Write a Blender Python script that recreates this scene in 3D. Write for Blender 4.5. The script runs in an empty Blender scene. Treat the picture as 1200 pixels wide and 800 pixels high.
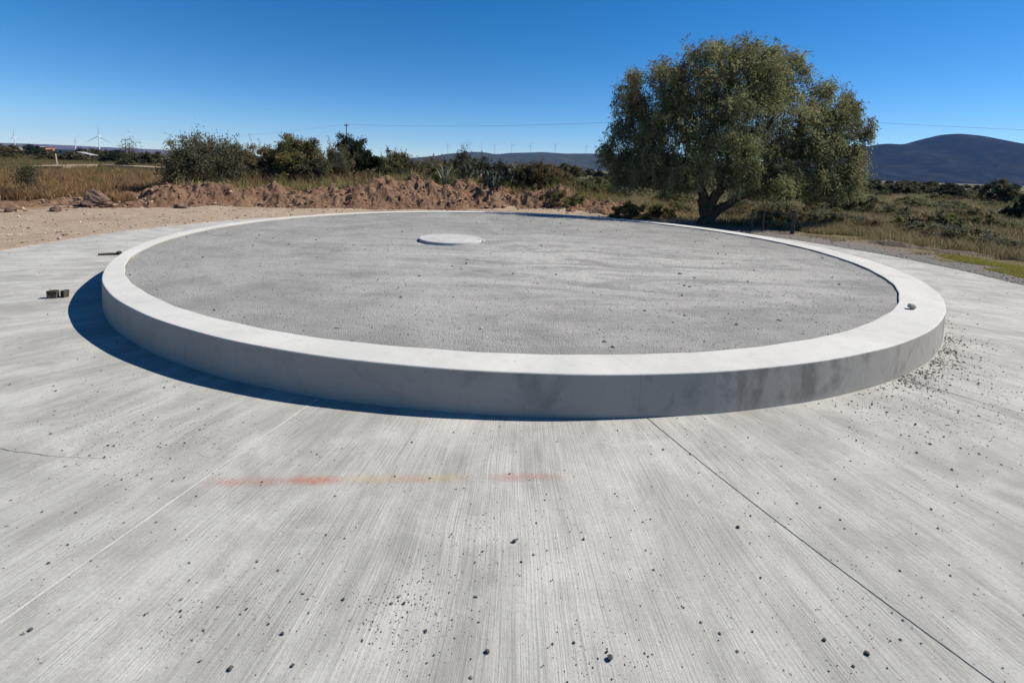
import bpy, math, random
import numpy as np
from mathutils import Vector, Matrix, Euler

C = bpy.context.scene.collection
sc = bpy.context.scene
R_ = math.radians

# ------------------------------------------------------------------ camera
F, PITCH, ROLL, PY = 600.0, 0.0902, 0.0362, 250.0      # focal length and principal row for a 1200 x 800 frame
H = 2.4
cam_d = bpy.data.cameras.new('camera')
cam_d.sensor_width = 36.0
cam_d.lens = F / 1200 * 36
cam_d.shift_y = (PY - 400) / 1200
cam_d.clip_start, cam_d.clip_end = 0.05, 40000
cam = bpy.data.objects.new('camera', cam_d)
cam.matrix_world = (Matrix.Translation((0, 0, H)) @ Matrix.Rotation(math.pi / 2 - PITCH, 4, 'X')
                    @ Matrix.Rotation(ROLL, 4, 'Z'))
C.objects.link(cam)
sc.camera = cam

# ------------------------------------------------------------------ sky, sun, exposure
SUN_EL, SUN_AZ = R_(43), R_(12)          # azimuth counted from +X towards +Y
sdir = Vector((math.cos(SUN_AZ) * math.cos(SUN_EL), math.sin(SUN_AZ) * math.cos(SUN_EL), math.sin(SUN_EL)))
w = bpy.data.worlds.new('World')
sc.world = w
w.use_nodes = True
wn = w.node_tree
for n in list(wn.nodes):
    wn.nodes.remove(n)
sky = wn.nodes.new('ShaderNodeTexSky')
sky.sky_type = 'NISHITA'
sky.sun_disc = False
sky.sun_elevation = SUN_EL
sky.sun_rotation = math.pi / 2 - SUN_AZ
sky.altitude = 2000
sky.air_density = 0.9
sky.dust_density = 0.25
sky.ozone_density = 4.0
hs = wn.nodes.new('ShaderNodeHueSaturation')
hs.inputs['Saturation'].default_value = 1.33
bg = wn.nodes.new('ShaderNodeBackground')
bg.inputs['Strength'].default_value = 0.08
wo = wn.nodes.new('ShaderNodeOutputWorld')
wn.links.new(sky.outputs[0], hs.inputs['Color'])
wn.links.new(hs.outputs[0], bg.inputs['Color'])
wn.links.new(bg.outputs[0], wo.inputs['Surface'])
sun_d = bpy.data.lights.new('sun', 'SUN')
sun_d.energy = 5.0
sun_d.angle = R_(0.5)
sun_d.color = (1.0, 0.935, 0.835)
sun = bpy.data.objects.new('sun', sun_d)
sun.rotation_euler = sdir.to_track_quat('Z', 'Y').to_euler()
C.objects.link(sun)
sc.view_settings.view_transform = 'Standard'
sc.view_settings.look = 'None'
sc.view_settings.gamma = 1
sc.view_settings.use_curve_mapping = False
sc.view_settings.exposure = 0.62
sc.render.engine = 'CYCLES'
sc.cycles.max_bounces = 6
sc.cycles.volume_bounces = 0
sc.cycles.transparent_max_bounces = 12

# ------------------------------------------------------------------ helpers
def ray(x, y):
    a, b = (x - 600) / F, -(y - PY) / F
    c, s = math.cos(ROLL), math.sin(ROLL)
    a, b = c * a - s * b, s * a + c * b
    return a, math.cos(PITCH) + b * math.sin(PITCH), -math.sin(PITCH) + b * math.cos(PITCH)

def at(x, y, Y):
    """world point seen in direction (x, y) of the 1200 x 800 frame, Y metres away"""
    a, b, c = ray(x, y)
    return Vector((a * Y / b, Y, H + c * Y / b))

def gp(x, y, z=0.0):
    a, b, c = ray(x, y)
    t = (z - H) / c
    return Vector((a * t, b * t, z))

def tag(o, label=None, cat=None, group=None, kind=None):
    for k, v in (('label', label), ('category', cat), ('group', group), ('kind', kind)):
        if v:
            o[k] = v
    return o

def link(name, me, parent=None, loc=(0, 0, 0)):
    o = bpy.data.objects.new(name, me)
    C.objects.link(o)
    o.location = loc
    if parent:
        o.parent = parent
    return o

def empty(name, loc=(0, 0, 0), rz=0):
    o = bpy.data.objects.new(name, None)
    C.objects.link(o)
    o.location = loc
    o.rotation_euler = (0, 0, rz)
    o.empty_display_size = 0.2
    return o

def mesh(name, V, Fc, mat=None, smooth=False, tint=None):
    """V (n,3) array; Fc list of (m,k) arrays or list of tuples; tint (n,3) colours"""
    me = bpy.data.meshes.new(name)
    V = np.asarray(V, dtype=np.float32)
    if isinstance(Fc, np.ndarray):
        Fc = [Fc]
    if len(Fc) and isinstance(Fc[0], np.ndarray):
        loops = np.concatenate([f.ravel() for f in Fc]).astype(np.int32)
        tot = np.concatenate([np.full(len(f), f.shape[1]) for f in Fc]).astype(np.int32)
        st = np.concatenate([[0], np.cumsum(tot)[:-1]]).astype(np.int32)
        me.vertices.add(len(V))
        me.vertices.foreach_set('co', V.ravel())
        me.loops.add(len(loops))
        me.loops.foreach_set('vertex_index', loops)
        me.polygons.add(len(tot))
        me.polygons.foreach_set('loop_start', st)
        me.update(calc_edges=True)
        me.validate()
    else:
        me.from_pydata([tuple(v) for v in V], [], Fc)
        me.update()
    if tint is not None:
        at_ = me.color_attributes.new('tint', 'FLOAT_COLOR', 'POINT')
        t4 = np.ones((len(V), 4), np.float32)
        t4[:, :3] = tint
        at_.data.foreach_set('color', t4.ravel())
    if mat:
        me.materials.append(mat)
    me.polygons.foreach_set('use_smooth', np.full(len(me.polygons), bool(smooth)))
    return me

def grid_faces(n, m, closed=False):
    i = np.arange(n - 1)[:, None]
    j = np.arange(m if closed else m - 1)[None, :]
    j2 = (j + 1) % m
    a = i * m + j
    b = i * m + j2
    return np.stack([a, b, b + m, a + m], -1).reshape(-1, 4)

# smooth value noise for heights (numpy)
def vnoise(x, y, seed=0):
    x = np.asarray(x, float); y = np.asarray(y, float)
    xi = np.floor(x).astype(np.int64); yi = np.floor(y).astype(np.int64)
    fx = x - xi; fy = y - yi
    fx = fx * fx * (3 - 2 * fx); fy = fy * fy * (3 - 2 * fy)
    def h(a, b):
        n = (a * 374761393 + b * 668265263 + seed * 982451653) & 0xffffffff
        n = ((n ^ (n >> 13)) * 1274126177) & 0xffffffff
        return ((n ^ (n >> 16)) & 0xffff) / 65535.0
    return (h(xi, yi) * (1 - fx) + h(xi + 1, yi) * fx) * (1 - fy) + (h(xi, yi + 1) * (1 - fx) + h(xi + 1, yi + 1) * fx) * fy

def fbm(x, y, oct=4, seed=0):
    s = 0; a = 0.5
    for k in range(oct):
        s = s + a * (vnoise(x, y, seed + k) - 0.5) * 2
        x = x * 2.03; y = y * 2.03; a *= 0.5
    return s

def sstep(a, b, x):
    t = np.clip((x - a) / (b - a), 0, 1)
    return t * t * (3 - 2 * t)

# ------------------------------------------------------------------ materials
class NT:
    def __init__(self, name):
        self.m = bpy.data.materials.new(name)
        self.m.use_nodes = True
        self.t = self.m.node_tree
        for n in list(self.t.nodes):
            self.t.nodes.remove(n)
        self.out = self.t.nodes.new('ShaderNodeOutputMaterial')
    def n(self, typ, ins=None, **props):
        nd = self.t.nodes.new('ShaderNode' + typ)
        for k, v in props.items():
            setattr(nd, k, v)
        for k, v in (ins or {}).items():
            self.set(nd, k, v)
        return nd
    def set(self, nd, k, v):
        s = nd.inputs[k]
        if isinstance(v, bpy.types.NodeSocket):
            self.t.links.new(v, s)
        elif isinstance(v, bpy.types.Node):
            self.t.links.new(v.outputs[0], s)
        else:
            if s.type == 'RGBA' and len(v) == 3:
                v = (*v, 1)
            s.default_value = v
    def math(self, op, a, b=0.0, clamp=False):
        return self.n('Math', {0: a, 1: b}, operation=op, use_clamp=clamp).outputs[0]
    def mix(self, f, a, b, mode='MIX'):
        nd = self.n('Mix', data_type='RGBA', blend_type=mode)
        self.set(nd, 0, f); self.set(nd, 6, a); self.set(nd, 7, b)
        return nd.outputs[2]
    def ramp(self, f, lo, hi, a=0.0, b=1.0):
        nd = self.n('MapRange', {0: f, 1: lo, 2: hi, 3: a, 4: b}, clamp=True)
        return nd.outputs[0]
    def noise(self, vec, scale, detail=4, rough=0.55, dist=0.0):
        nd = self.n('TexNoise', {'Scale': scale, 'Detail': detail, 'Roughness': rough, 'Distortion': dist})
        if vec is not None:
            self.set(nd, 'Vector', vec)
        return nd.outputs[0]
    def coord(self, which='Object'):
        return self.n('TexCoord').outputs[which]
    def bsdf(self, color, rough=0.8, height=None, strength=0.5, dist=0.02, spec=0.3, alpha=None):
        b = self.n('BsdfPrincipled', {'Base Color': color, 'Roughness': rough, 'Specular IOR Level': spec})
        if height is not None:
            bm = self.n('Bump', {'Strength': strength, 'Distance': dist, 'Height': height})
            self.set(b, 'Normal', bm.outputs[0])
        if alpha is not None:
            self.set(b, 'Alpha', alpha)
        self.t.links.new(b.outputs[0], self.out.inputs['Surface'])
        return self.m

def polar(t):
    """(angle, radius) about the object's own origin"""
    co = t.coord()
    sp = t.n('SeparateXYZ', {0: co})
    th = t.math('ARCTAN2', sp.outputs[0], t.math('MULTIPLY', sp.outputs[1], -1.0))
    r = t.math('SQRT', t.math('ADD', t.math('MULTIPLY', sp.outputs[0], sp.outputs[0]),
                              t.math('MULTIPLY', sp.outputs[1], sp.outputs[1])))
    return co, th, r

def mat_road():
    t = NT('broomed_concrete')
    co, th, r = polar(t)
    sway = t.noise(co, 0.35, 3, 0.5)
    th = t.math('ADD', th, t.math('MULTIPLY', t.math('SUBTRACT', sway, 0.5), 0.016))
    fine = t.n('CombineXYZ', {0: t.math('MULTIPLY', th, 850.0), 1: t.math('MULTIPLY', r, 1.3), 2: 0.0})
    fine2 = t.n('CombineXYZ', {0: t.math('MULTIPLY', th, 300.0), 1: t.math('MULTIPLY', r, 0.8), 2: 9.0})
    mid = t.n('CombineXYZ', {0: t.math('MULTIPLY', th, 55.0), 1: t.math('MULTIPLY', r, 0.9), 2: 3.0})
    wide = t.n('CombineXYZ', {0: t.math('MULTIPLY', th, 14.0), 1: t.math('MULTIPLY', r, 0.45), 2: 7.0})
    nf = t.noise(fine, 1.0, 2, 0.6)
    nf2 = t.noise(fine2, 1.0, 3, 0.6)
    nm = t.noise(mid, 1.0, 7, 0.65, 0.7)
    nw = t.noise(wide, 1.0, 6, 0.62, 1.2)
    blot = t.noise(co, 1.3, 9, 0.68, 0.5)
    dust = t.noise(co, 3.7, 9, 0.72, 0.4)
    speck = t.noise(co, 45.0, 6, 0.8)
    grit = t.noise(co, 210.0, 2, 0.6)
    pits = t.noise(co, 30.0, 2, 0.5)
    patch = t.noise(co, 0.5, 4, 0.55)
    c = t.mix(t.ramp(nw, 0.38, 0.6), (0.285, 0.282, 0.261), (0.415, 0.411, 0.38))
    c = t.mix(t.math('MULTIPLY', t.ramp(nm, 0.45, 0.7), t.ramp(patch, 0.35, 0.6, 0.25, 0.8)), c, (0.225, 0.222, 0.206))
    ridge = t.math('MULTIPLY', t.ramp(nf, 0.48, 0.64), t.ramp(patch, 0.38, 0.6, 0.15, 0.55))
    c = t.mix(ridge, c, (0.205, 0.202, 0.186))
    c = t.mix(t.math('MULTIPLY', t.ramp(nf2, 0.5, 0.66), t.ramp(nm, 0.4, 0.6, 0.1, 0.5)), c, (0.22, 0.217, 0.2))
    chalk = t.math('MULTIPLY', t.ramp(blot, 0.44, 0.66), t.ramp(dust, 0.34, 0.6, 0.25, 0.8))
    c = t.mix(chalk, c, (0.475, 0.469, 0.432))                                                     # pale cement dust
    c = t.mix(t.ramp(speck, 0.42, 0.72, 0.0, 0.4), c, (0.19, 0.186, 0.172))
    c = t.mix(t.ramp(grit, 0.58, 0.75, 0.0, 0.4), c, (0.46, 0.45, 0.42))
    c = t.mix(t.ramp(pits, 0.69, 0.74, 0.0, 0.7), c, (0.12, 0.117, 0.11))
    h = t.math('ADD', t.math('ADD', t.math('MULTIPLY', nf, 0.8), t.math('MULTIPLY', nf2, 0.5)), t.math('MULTIPLY', speck, 0.9))
    return t.bsdf(c, 0.9, h, 0.7, 0.008, 0.2)

def mat_kerb():
    t = NT('smooth_concrete')
    co = t.coord()
    sp = t.n('SeparateXYZ', {0: co})
    big = t.noise(co, 0.8, 6, 0.6, 0.5)
    med = t.noise(co, 4.0, 6, 0.65, 0.6)
    grain = t.noise(co, 90.0, 4, 0.7)
    drip = t.noise(t.n('VectorMath', {0: co, 1: (1.3, 1.3, 0.9)}, operation='MULTIPLY').outputs[0], 1.7, 8, 0.7, 0.5)
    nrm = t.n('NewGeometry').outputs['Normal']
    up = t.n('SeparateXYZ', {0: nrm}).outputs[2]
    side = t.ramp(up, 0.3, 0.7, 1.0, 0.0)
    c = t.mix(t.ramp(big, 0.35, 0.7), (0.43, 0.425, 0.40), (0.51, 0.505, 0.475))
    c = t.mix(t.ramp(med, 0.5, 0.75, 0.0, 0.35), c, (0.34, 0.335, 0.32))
    c = t.mix(t.math('MULTIPLY', side, 0.75), c, (0.26, 0.24, 0.208))                              # formed face is greyer, with the wall's shade darkened into its colour
    st = t.math('MULTIPLY', side, t.math('MULTIPLY', t.ramp(drip, 0.5, 0.64, 0.0, 0.7), t.ramp(sp.outputs[0], -3.0, 3.5, 0.25, 1.0)))
    c = t.mix(st, c, (0.125, 0.12, 0.115))
    holes = t.noise(co, 38.0, 2, 0.5)
    c = t.mix(t.ramp(holes, 0.70, 0.74, 0.0, 0.6), c, (0.10, 0.098, 0.092))
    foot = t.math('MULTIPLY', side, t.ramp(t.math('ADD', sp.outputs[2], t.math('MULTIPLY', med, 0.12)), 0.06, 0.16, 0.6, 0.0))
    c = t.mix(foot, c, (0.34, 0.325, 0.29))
    c = t.mix(t.ramp(grain, 0.6, 0.8, 0.0, 0.3), c, (0.24, 0.237, 0.225))
    h = t.math('ADD', grain, t.math('MULTIPLY', med, 2.0))
    return t.bsdf(c, 0.85, h, 0.35, 0.006, 0.2)

def mat_gravel():
    t = NT('grey_crushed_gravel')
    co, th, r = polar(t)
    vor = t.n('TexVoronoi', {'Vector': co, 'Scale': 60.0})
    vd = vor.outputs['Distance']
    cell = t.n('SeparateColor', {0: vor.outputs['Color']}).outputs[0]
    n1 = t.noise(co, 0.55, 6, 0.62, 0.9)
    n2 = t.noise(t.n('CombineXYZ', {0: t.math('MULTIPLY', th, 6.0), 1: t.math('MULTIPLY', r, 1.1), 2: 1.0}), 1.0, 6, 0.65, 0.7)
    n3 = t.noise(co, 5.0, 5, 0.65)
    n4 = t.noise(co, 140.0, 2, 0.6)
    c = t.mix(t.ramp(n2, 0.35, 0.65), (0.205, 0.201, 0.189), (0.275, 0.27, 0.253))
    c = t.mix(t.math('MULTIPLY', t.math('MULTIPLY', t.ramp(n1, 0.45, 0.6), 0.6), t.ramp(n3, 0.3, 0.6, 0.4, 0.95)), c, (0.37, 0.364, 0.342))
    spg = t.n('SeparateXYZ', {0: co})
    # rake tracks running from the cover towards the near rim, and dusty sweeps round the cover
    tx = t.math('ADD', t.math('ADD', spg.outputs[0], t.math('MULTIPLY', spg.outputs[1], 0.13)), 1.98)
    tx = t.math('ADD', tx, t.math('MULTIPLY', t.math('SUBTRACT', n3, 0.5), 0.25))
    band = t.math('MULTIPLY', t.ramp(t.math('ABSOLUTE', tx), 0.10, 0.42, 1.0, 0.0), t.ramp(spg.outputs[1], -2.0, -3.2))
    c = t.mix(t.math('MULTIPLY', band, t.ramp(n3, 0.35, 0.6, 0.15, 0.7)), c, (0.36, 0.354, 0.333))
    sw = t.noise(t.n('CombineXYZ', {0: t.math('MULTIPLY', spg.outputs[0], 0.35), 1: t.math('MULTIPLY', spg.outputs[1], 1.3), 2: 4.0}), 1.0, 8, 0.68, 1.0)
    ddx = t.math('MULTIPLY', t.math('SUBTRACT', spg.outputs[0], 1.6), 0.75)
    ddy = t.math('ADD', spg.outputs[1], 2.4)
    dz = t.math('SQRT', t.math('ADD', t.math('MULTIPLY', ddx, ddx), t.math('MULTIPLY', ddy, ddy)))
    zone = t.ramp(dz, 1.8, 5.5, 1.0, 0.12)
    c = t.mix(t.math('MULTIPLY', t.ramp(sw, 0.43, 0.56), t.math('MULTIPLY', zone, 0.9)), c, (0.43, 0.423, 0.397))
    c = t.mix(t.ramp(n3, 0.6, 0.72, 0.0, 0.4), c, (0.19, 0.187, 0.176))
    c = t.mix(t.math('MULTIPLY', cell, 0.4), c, (0.135, 0.133, 0.128))
    c = t.mix(t.ramp(n4, 0.6, 0.8, 0.0, 0.5), c, (0.42, 0.41, 0.395))
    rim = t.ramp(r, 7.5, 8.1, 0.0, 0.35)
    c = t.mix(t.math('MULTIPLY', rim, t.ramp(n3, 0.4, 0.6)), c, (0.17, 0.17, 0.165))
    h = t.math('ADD', t.math('MULTIPLY', vd, -1.0), t.math('MULTIPLY', n3, 1.5))
    return t.bsdf(c, 0.95, h, 0.7, 0.015, 0.15)

def mat_rock(name, c1, c2, scale=8.0, bump=0.5):
    t = NT(name)
    co = t.coord()
    n1 = t.noise(co, scale, 6, 0.65, 0.3)
    n2 = t.noise(co, scale * 9, 4, 0.7)
    c = t.mix(t.ramp(n1, 0.35, 0.65), c1, c2)
    c = t.mix(t.ramp(n2, 0.5, 0.8, 0.0, 0.4), c, tuple(v * 0.5 for v in c1))
    return t.bsdf(c, 0.9, t.math('ADD', n1, n2), bump, 0.02, 0.2)

def mat_tint(name, rough=0.8, transl=0.3, k=1.0):
    t = NT(name)
    a = t.n('Attribute', attribute_name='tint')
    col = a.outputs['Color']
    if k != 1.0:
        col = t.mix(1.0, col, (k, k, k), 'MULTIPLY')
    b = t.n('BsdfPrincipled', {'Base Color': col, 'Roughness': rough, 'Specular IOR Level': 0.08})
    if transl:
        tr = t.n('BsdfTranslucent', {'Color': col})
        mx = t.n('MixShader', {0: transl, 1: b, 2: tr})
        t.t.links.new(mx.outputs[0], t.out.inputs['Surface'])
    else:
        t.t.links.new(b.outputs[0], t.out.inputs['Surface'])
    return t.m

def mat_plain(name, col, rough=0.7, metal=0.0, var=0.15, scale=6.0):
    t = NT(name)
    n = t.noise(t.coord(), scale, 5, 0.6)
    c = t.mix(t.ramp(n, 0.3, 0.7), tuple(v * (1 - var) for v in col), tuple(min(1, v * (1 + var)) for v in col))
    m = t.bsdf(c, rough, n, 0.15, 0.01)
    return m

def mat_terrain():
    t = NT('dry_ground')
    co = t.n('NewGeometry').outputs['Position']
    sp = t.n('SeparateXYZ', {0: co})
    X, Y = sp.outputs[0], sp.outputs[1]
    dx = t.math('SUBTRACT', X, 0.18); dy = t.math('SUBTRACT', Y, 13.46)
    r = t.math('SQRT', t.math('ADD', t.math('MULTIPLY', dx, dx), t.math('MULTIPLY', dy, dy)))
    n1 = t.noise(co, 0.35, 6, 0.62, 0.5)
    n2 = t.noise(co, 3.0, 6, 0.65)
    n3 = t.noise(co, 22.0, 5, 0.7)
    big = t.noise(co, 0.012, 5, 0.6, 0.6)
    fld = t.noise(t.n('VectorMath', {0: co, 1: (1.0, 0.35, 0.0)}, operation='MULTIPLY').outputs[0], 0.0035, 4, 0.55)
    tan = t.mix(t.ramp(n2, 0.3, 0.7), (0.39, 0.295, 0.21), (0.48, 0.385, 0.295))
    tan = t.mix(t.ramp(n1, 0.5, 0.7, 0.0, 0.6), tan, (0.33, 0.23, 0.155))
    tan = t.mix(t.ramp(n3, 0.5, 0.72, 0.0, 0.7), tan, (0.19, 0.138, 0.098))
    tan = t.mix(t.ramp(t.noise(co, 1.1, 8, 0.7, 0.8), 0.5, 0.68, 0.0, 0.55), tan, (0.30, 0.218, 0.15))
    grey = t.mix(t.ramp(n3, 0.35, 0.65), (0.13, 0.12, 0.11), (0.27, 0.25, 0.225))
    rd = t.math('ADD', r, t.math('MULTIPLY', t.math('SUBTRACT', n1, 0.5), 2.2))
    gravel_belt = t.math('MULTIPLY', t.ramp(X, 3.0, 9.0), t.ramp(rd, 13.6, 14.2, 1.0, 0.0))
    tan = t.mix(t.ramp(X, 2.0, 9.0, 0.0, 0.85), tan, t.mix(t.ramp(n2, 0.3, 0.7), (0.125, 0.10, 0.078), (0.25, 0.20, 0.15)))
    near = t.mix(gravel_belt, tan, grey)
    brown = t.mix(t.ramp(n1, 0.35, 0.65), (0.20, 0.125, 0.07), (0.29, 0.20, 0.11))
    olive = t.mix(t.ramp(n2, 0.35, 0.65), (0.11, 0.10, 0.045), (0.21, 0.17, 0.085))
    field = t.mix(t.ramp(X, -2.0, 10.0), brown, olive)
    # bare dirt reaches further out on the left than on the right
    lim = t.ramp(X, -6.0, 10.0, 21.0, 14.7)
    c = t.mix(t.ramp(t.math('SUBTRACT', rd, lim), -0.7, 0.7), near, field)
    far = t.mix(t.ramp(big, 0.4, 0.6), (0.075, 0.072, 0.042), (0.14, 0.105, 0.065))
    far = t.mix(t.ramp(fld, 0.56, 0.62, 0.0, 0.75), far, (0.36, 0.30, 0.22))
    mot = t.noise(co, 0.05, 6, 0.65, 0.4)
    far = t.mix(t.ramp(mot, 0.46, 0.56, 0.0, 0.8), far, (0.045, 0.05, 0.032))
    strip = t.noise(t.n('VectorMath', {0: co, 1: (0.25, 1.0, 0.0)}, operation='MULTIPLY').outputs[0], 0.007, 3, 0.6)
    far = t.mix(t.ramp(strip, 0.55, 0.58, 0.0, 0.7), far, (0.05, 0.052, 0.036))
    far = t.mix(t.ramp(strip, 0.40, 0.36, 0.0, 0.6), far, (0.30, 0.245, 0.17))
    c = t.mix(t.ramp(r, 70.0, 160.0), c, far)
    return t.bsdf(c, 0.95, t.math('ADD', n2, n3), 0.9, 0.10, 0.1)

def mat_soil():
    t = NT('red_brown_soil')
    co = t.n('NewGeometry').outputs['Position']
    n1 = t.noise(co, 0.8, 6, 0.65, 0.6)
    n2 = t.noise(co, 5.0, 6, 0.7, 0.3)
    n3 = t.noise(co, 30.0, 4, 0.7)
    c = t.mix(t.ramp(n1, 0.35, 0.65), (0.155, 0.086, 0.055), (0.26, 0.16, 0.102))
    c = t.mix(t.ramp(n2, 0.5, 0.72, 0.0, 0.8), c, (0.31, 0.215, 0.145))
    c = t.mix(t.ramp(n2, 0.28, 0.45, 0.7, 0.0), c, (0.085, 0.05, 0.035))
    return t.bsdf(c, 0.95, t.math('ADD', t.math('MULTIPLY', n2, 2.0), n3), 0.9, 0.10, 0.1)

def mat_hill(name, dark, light, thr=(0.5, 0.7)):
    t = NT(name)
    co = t.n('NewGeometry').outputs['Position']
    n1 = t.noise(co, 0.006, 8, 0.7, 0.8)
    n2 = t.noise(co, 0.02, 7, 0.7)
    c = t.mix(t.ramp(n1, thr[0], thr[1]), dark, light)
    c = t.mix(t.ramp(n2, 0.4, 0.7, 0.0, 0.6), c, tuple(v * 0.45 for v in dark))
    return t.bsdf(c, 0.95, n2, 0.6, 8.0, 0.0)

M_ROAD, M_KERB, M_GRAVEL = mat_road(), mat_kerb(), mat_gravel()
M_TERR, M_SOIL = mat_terrain(), mat_soil()
M_LEAF = mat_tint('leaves', 0.6, 0.35)
M_GRASS = mat_tint('grass_blades', 0.75, 0.3)
M_STONE = mat_tint('loose_stones', 0.9, 0.0)
M_BARK = mat_rock('bark', (0.05, 0.04, 0.032), (0.11, 0.09, 0.07), 5.0, 0.9)
M_TWIG = mat_rock('twigs', (0.10, 0.08, 0.06), (0.2, 0.16, 0.12), 8.0)

# ------------------------------------------------------------------ roundabout layout
K = 1.5
CX, CY = 0.1175 * K, 8.9714 * K
RO, RI = 5.80 * K, 5.475 * K
ZT = 0.2948 * K
IX, IY = -0.09 * K, 0.01 * K                # centre of the gravel bed, slightly off the ring's
RR = 8.19 * K                                # outer edge of the circular road
ISL = Vector((CX, CY, 0))

def ro(th):
    d = (math.degrees(th) + 155 + 180) % 360 - 180
    return RO - 0.085 * K * math.exp(-(d / 26.0) ** 2)

def ri_pt(th):
    return (IX + RI * math.cos(th), IY + RI * math.sin(th))

# -- terrain: one sheet out to the horizon
def terr(x, y, plateau=True):
    x = np.asarray(x, float); y = np.asarray(y, float)
    r = np.hypot(x - CX, y - CY)
    z = fbm(x * 0.35, y * 0.35, 4, 3) * 0.12 * sstep(12.6, 17, r) + fbm(x * 1.4, y * 1.4, 3, 9) * 0.05 * sstep(12.4, 13.5, r)
    z = z + 0.012 - 0.26 * (1 - sstep(11.85, 12.34 + .22 * fbm(x * .9, y * .9, 3, 44), r)) - 0.26 * sstep(4.5, 4.0, y) * sstep(7.25, 6.95, np.abs(x))
    # plateau behind the earth bank
    a = np.degrees(np.arctan2(x, np.maximum(y, 0.1)))
    if plateau:
        z = z + 0.85 * sstep(26.5, 32, y) * sstep(-33, -26, a) * sstep(14, 4, a) * sstep(220, 60, r)
    z = z + fbm(x * 0.02, y * 0.02, 4, 21) * 0.8 * sstep(60, 200, r)
    return z

rad = np.concatenate([np.arange(0.5, 20, 0.2), np.arange(20, 60, .42), 60 * 1.06 ** np.arange(0, 88)])
rad = rad[rad < 9000]; rad = np.append(rad, 9000)
na = 480
ang = np.linspace(0, 2 * np.pi, na, endpoint=False)
TX = rad[:, None] * np.cos(ang)[None]
TY = 9 + rad[:, None] * np.sin(ang)[None]
TZ = terr(TX, TY)
V = np.stack([TX, TY, TZ], -1).reshape(-1, 3)
V = np.vstack([V, [[0, 9, -0.24]]])
fc = grid_faces(len(rad), na, True)
cap = np.stack([np.full(na, len(V) - 1), np.arange(na), (np.arange(na) + 1) % na], -1)
tag(link('ground', mesh('ground', V, [fc[:, [0, 3, 2, 1]], cap], M_TERR, True)), kind='structure')

# -- road: concrete slabs round the island, radial joints
road = tag(empty('concrete_road', ISL), kind='structure')
G_IN = math.radians(0.035)
joints = [(-103.72, -103.75)] + [(-82.3, -77.6)] + [(-82.3 + 24.3 * k, -80.0 + 24.1 * k) for k in range(1, 14)]
joints.sort()
def slab(j0, j1):
    n = 26
    gi, go = 0.0032 / (RO - 0.03), 0.0032 / RR
    a_in = np.linspace(math.radians(j0[0]) + gi, math.radians(j1[0]) - gi, n)
    a_out = np.linspace(math.radians(j0[1]) + go, math.radians(j1[1]) - go, n)
    m = 10
    top = []
    for k in range(m):
        s = k / (m - 1)
        rr = (RO - 0.25) * (1 - s) + (RR + 0.02 * np.sin(a_out * 37) * (np.cos(a_out + math.pi / 2) < .7)) * s
        a = a_in * (1 - s) + a_out * s
        top.append(np.stack([rr * np.cos(a), rr * np.sin(a), np.zeros(n)], -1))
    top = np.concatenate(top)
    bot = top.copy(); bot[:, 2] = -0.2
    fc = grid_faces(m, n)[:, [0, 3, 2, 1]]
    rim = list(range(n)) + [k * n + n - 1 for k in range(1, m)] + [m * n - 2 - k for k in range(n - 1)] + [k * n for k in range(m - 2, 0, -1)]
    rim = np.array(rim)
    N = len(top)
    sd = np.stack([rim, np.roll(rim, -1), np.roll(rim, -1) + N, rim + N], -1)
    o = link('slab', mesh('slab', np.vstack([top, bot]), [fc, sd], M_ROAD), road)
    bv = o.modifiers.new('bevel', 'BEVEL'); bv.width = 0.003; bv.segments = 1; bv.limit_method = 'ANGLE'; bv.angle_limit = R_(60)
    return o
for k in range(len(joints)):
    j0 = joints[k]
    j1 = joints[k + 1] if k + 1 < len(joints) else (joints[0][0] + 360, joints[0][1] + 360)
    slab(j0, j1)
# approach road under the camera
M_DUST = mat_rock('pale_joint_dust', (0.42, 0.41, 0.38), (0.5, 0.49, 0.455), 9.0)
for (xa, xb) in ((-7.0, -2.5), (-2.49, 2.49), (2.5, 7.0)):
    xs = np.linspace(xa, xb, 60) - CX
    ye = -np.sqrt(RR ** 2 - xs ** 2) - 0.012
    for (s0, s1) in ((0, 1),):
        top = np.concatenate([np.stack([xs, ye, 0 * xs], -1), np.stack([xs, 0 * xs - 24 - CY, 0 * xs], -1)])
        bot = top.copy(); bot[:, 2] = -0.2
        n = 60
        fc = grid_faces(2, n)[:, [0, 3, 2, 1]][:, ::-1]
        rim = np.array(list(range(n)) + list(range(2 * n - 1, n - 1, -1)))
        sd = np.stack([rim, np.roll(rim, -1), np.roll(rim, -1) + 2 * n, rim + 2 * n], -1)
        link('slab', mesh('approach_slab', np.vstack([top, bot]), [fc, sd], M_ROAD), road)
# pale dust packed into the joint left of the camera, dark earth in the others
def joint_strip(a0, a1, mat, z, wd):
    p0 = Vector((RO * math.cos(R_(a0)), RO * math.sin(R_(a0)), z)); p1 = Vector((RR * math.cos(R_(a1)), RR * math.sin(R_(a1)), z))
    d = (p1 - p0).normalized(); s = Vector((-d.y, d.x, 0)) * wd
    n = 40
    Vv = []
    for k in range(n):
        q = p0.lerp(p1, k / (n - 1)); j = 0.7 + 0.6 * random.random()
        Vv += [q + s * j, q - s * (0.7 + 0.6 * random.random())]
    o = link('joint_filling', mesh('joint_filling', np.array([tuple(v) for v in Vv]), np.array([[2 * k, 2 * k + 1, 2 * k + 3, 2 * k + 2] for k in range(n - 1)]), mat), road)
random.seed(5)
joint_strip(-103.72, -103.75, M_DUST, 0.002, 0.009)
M_EARTH = mat_rock('dark_earth', (0.07, 0.06, 0.05), (0.12, 0.11, 0.1), 9.0)
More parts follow.
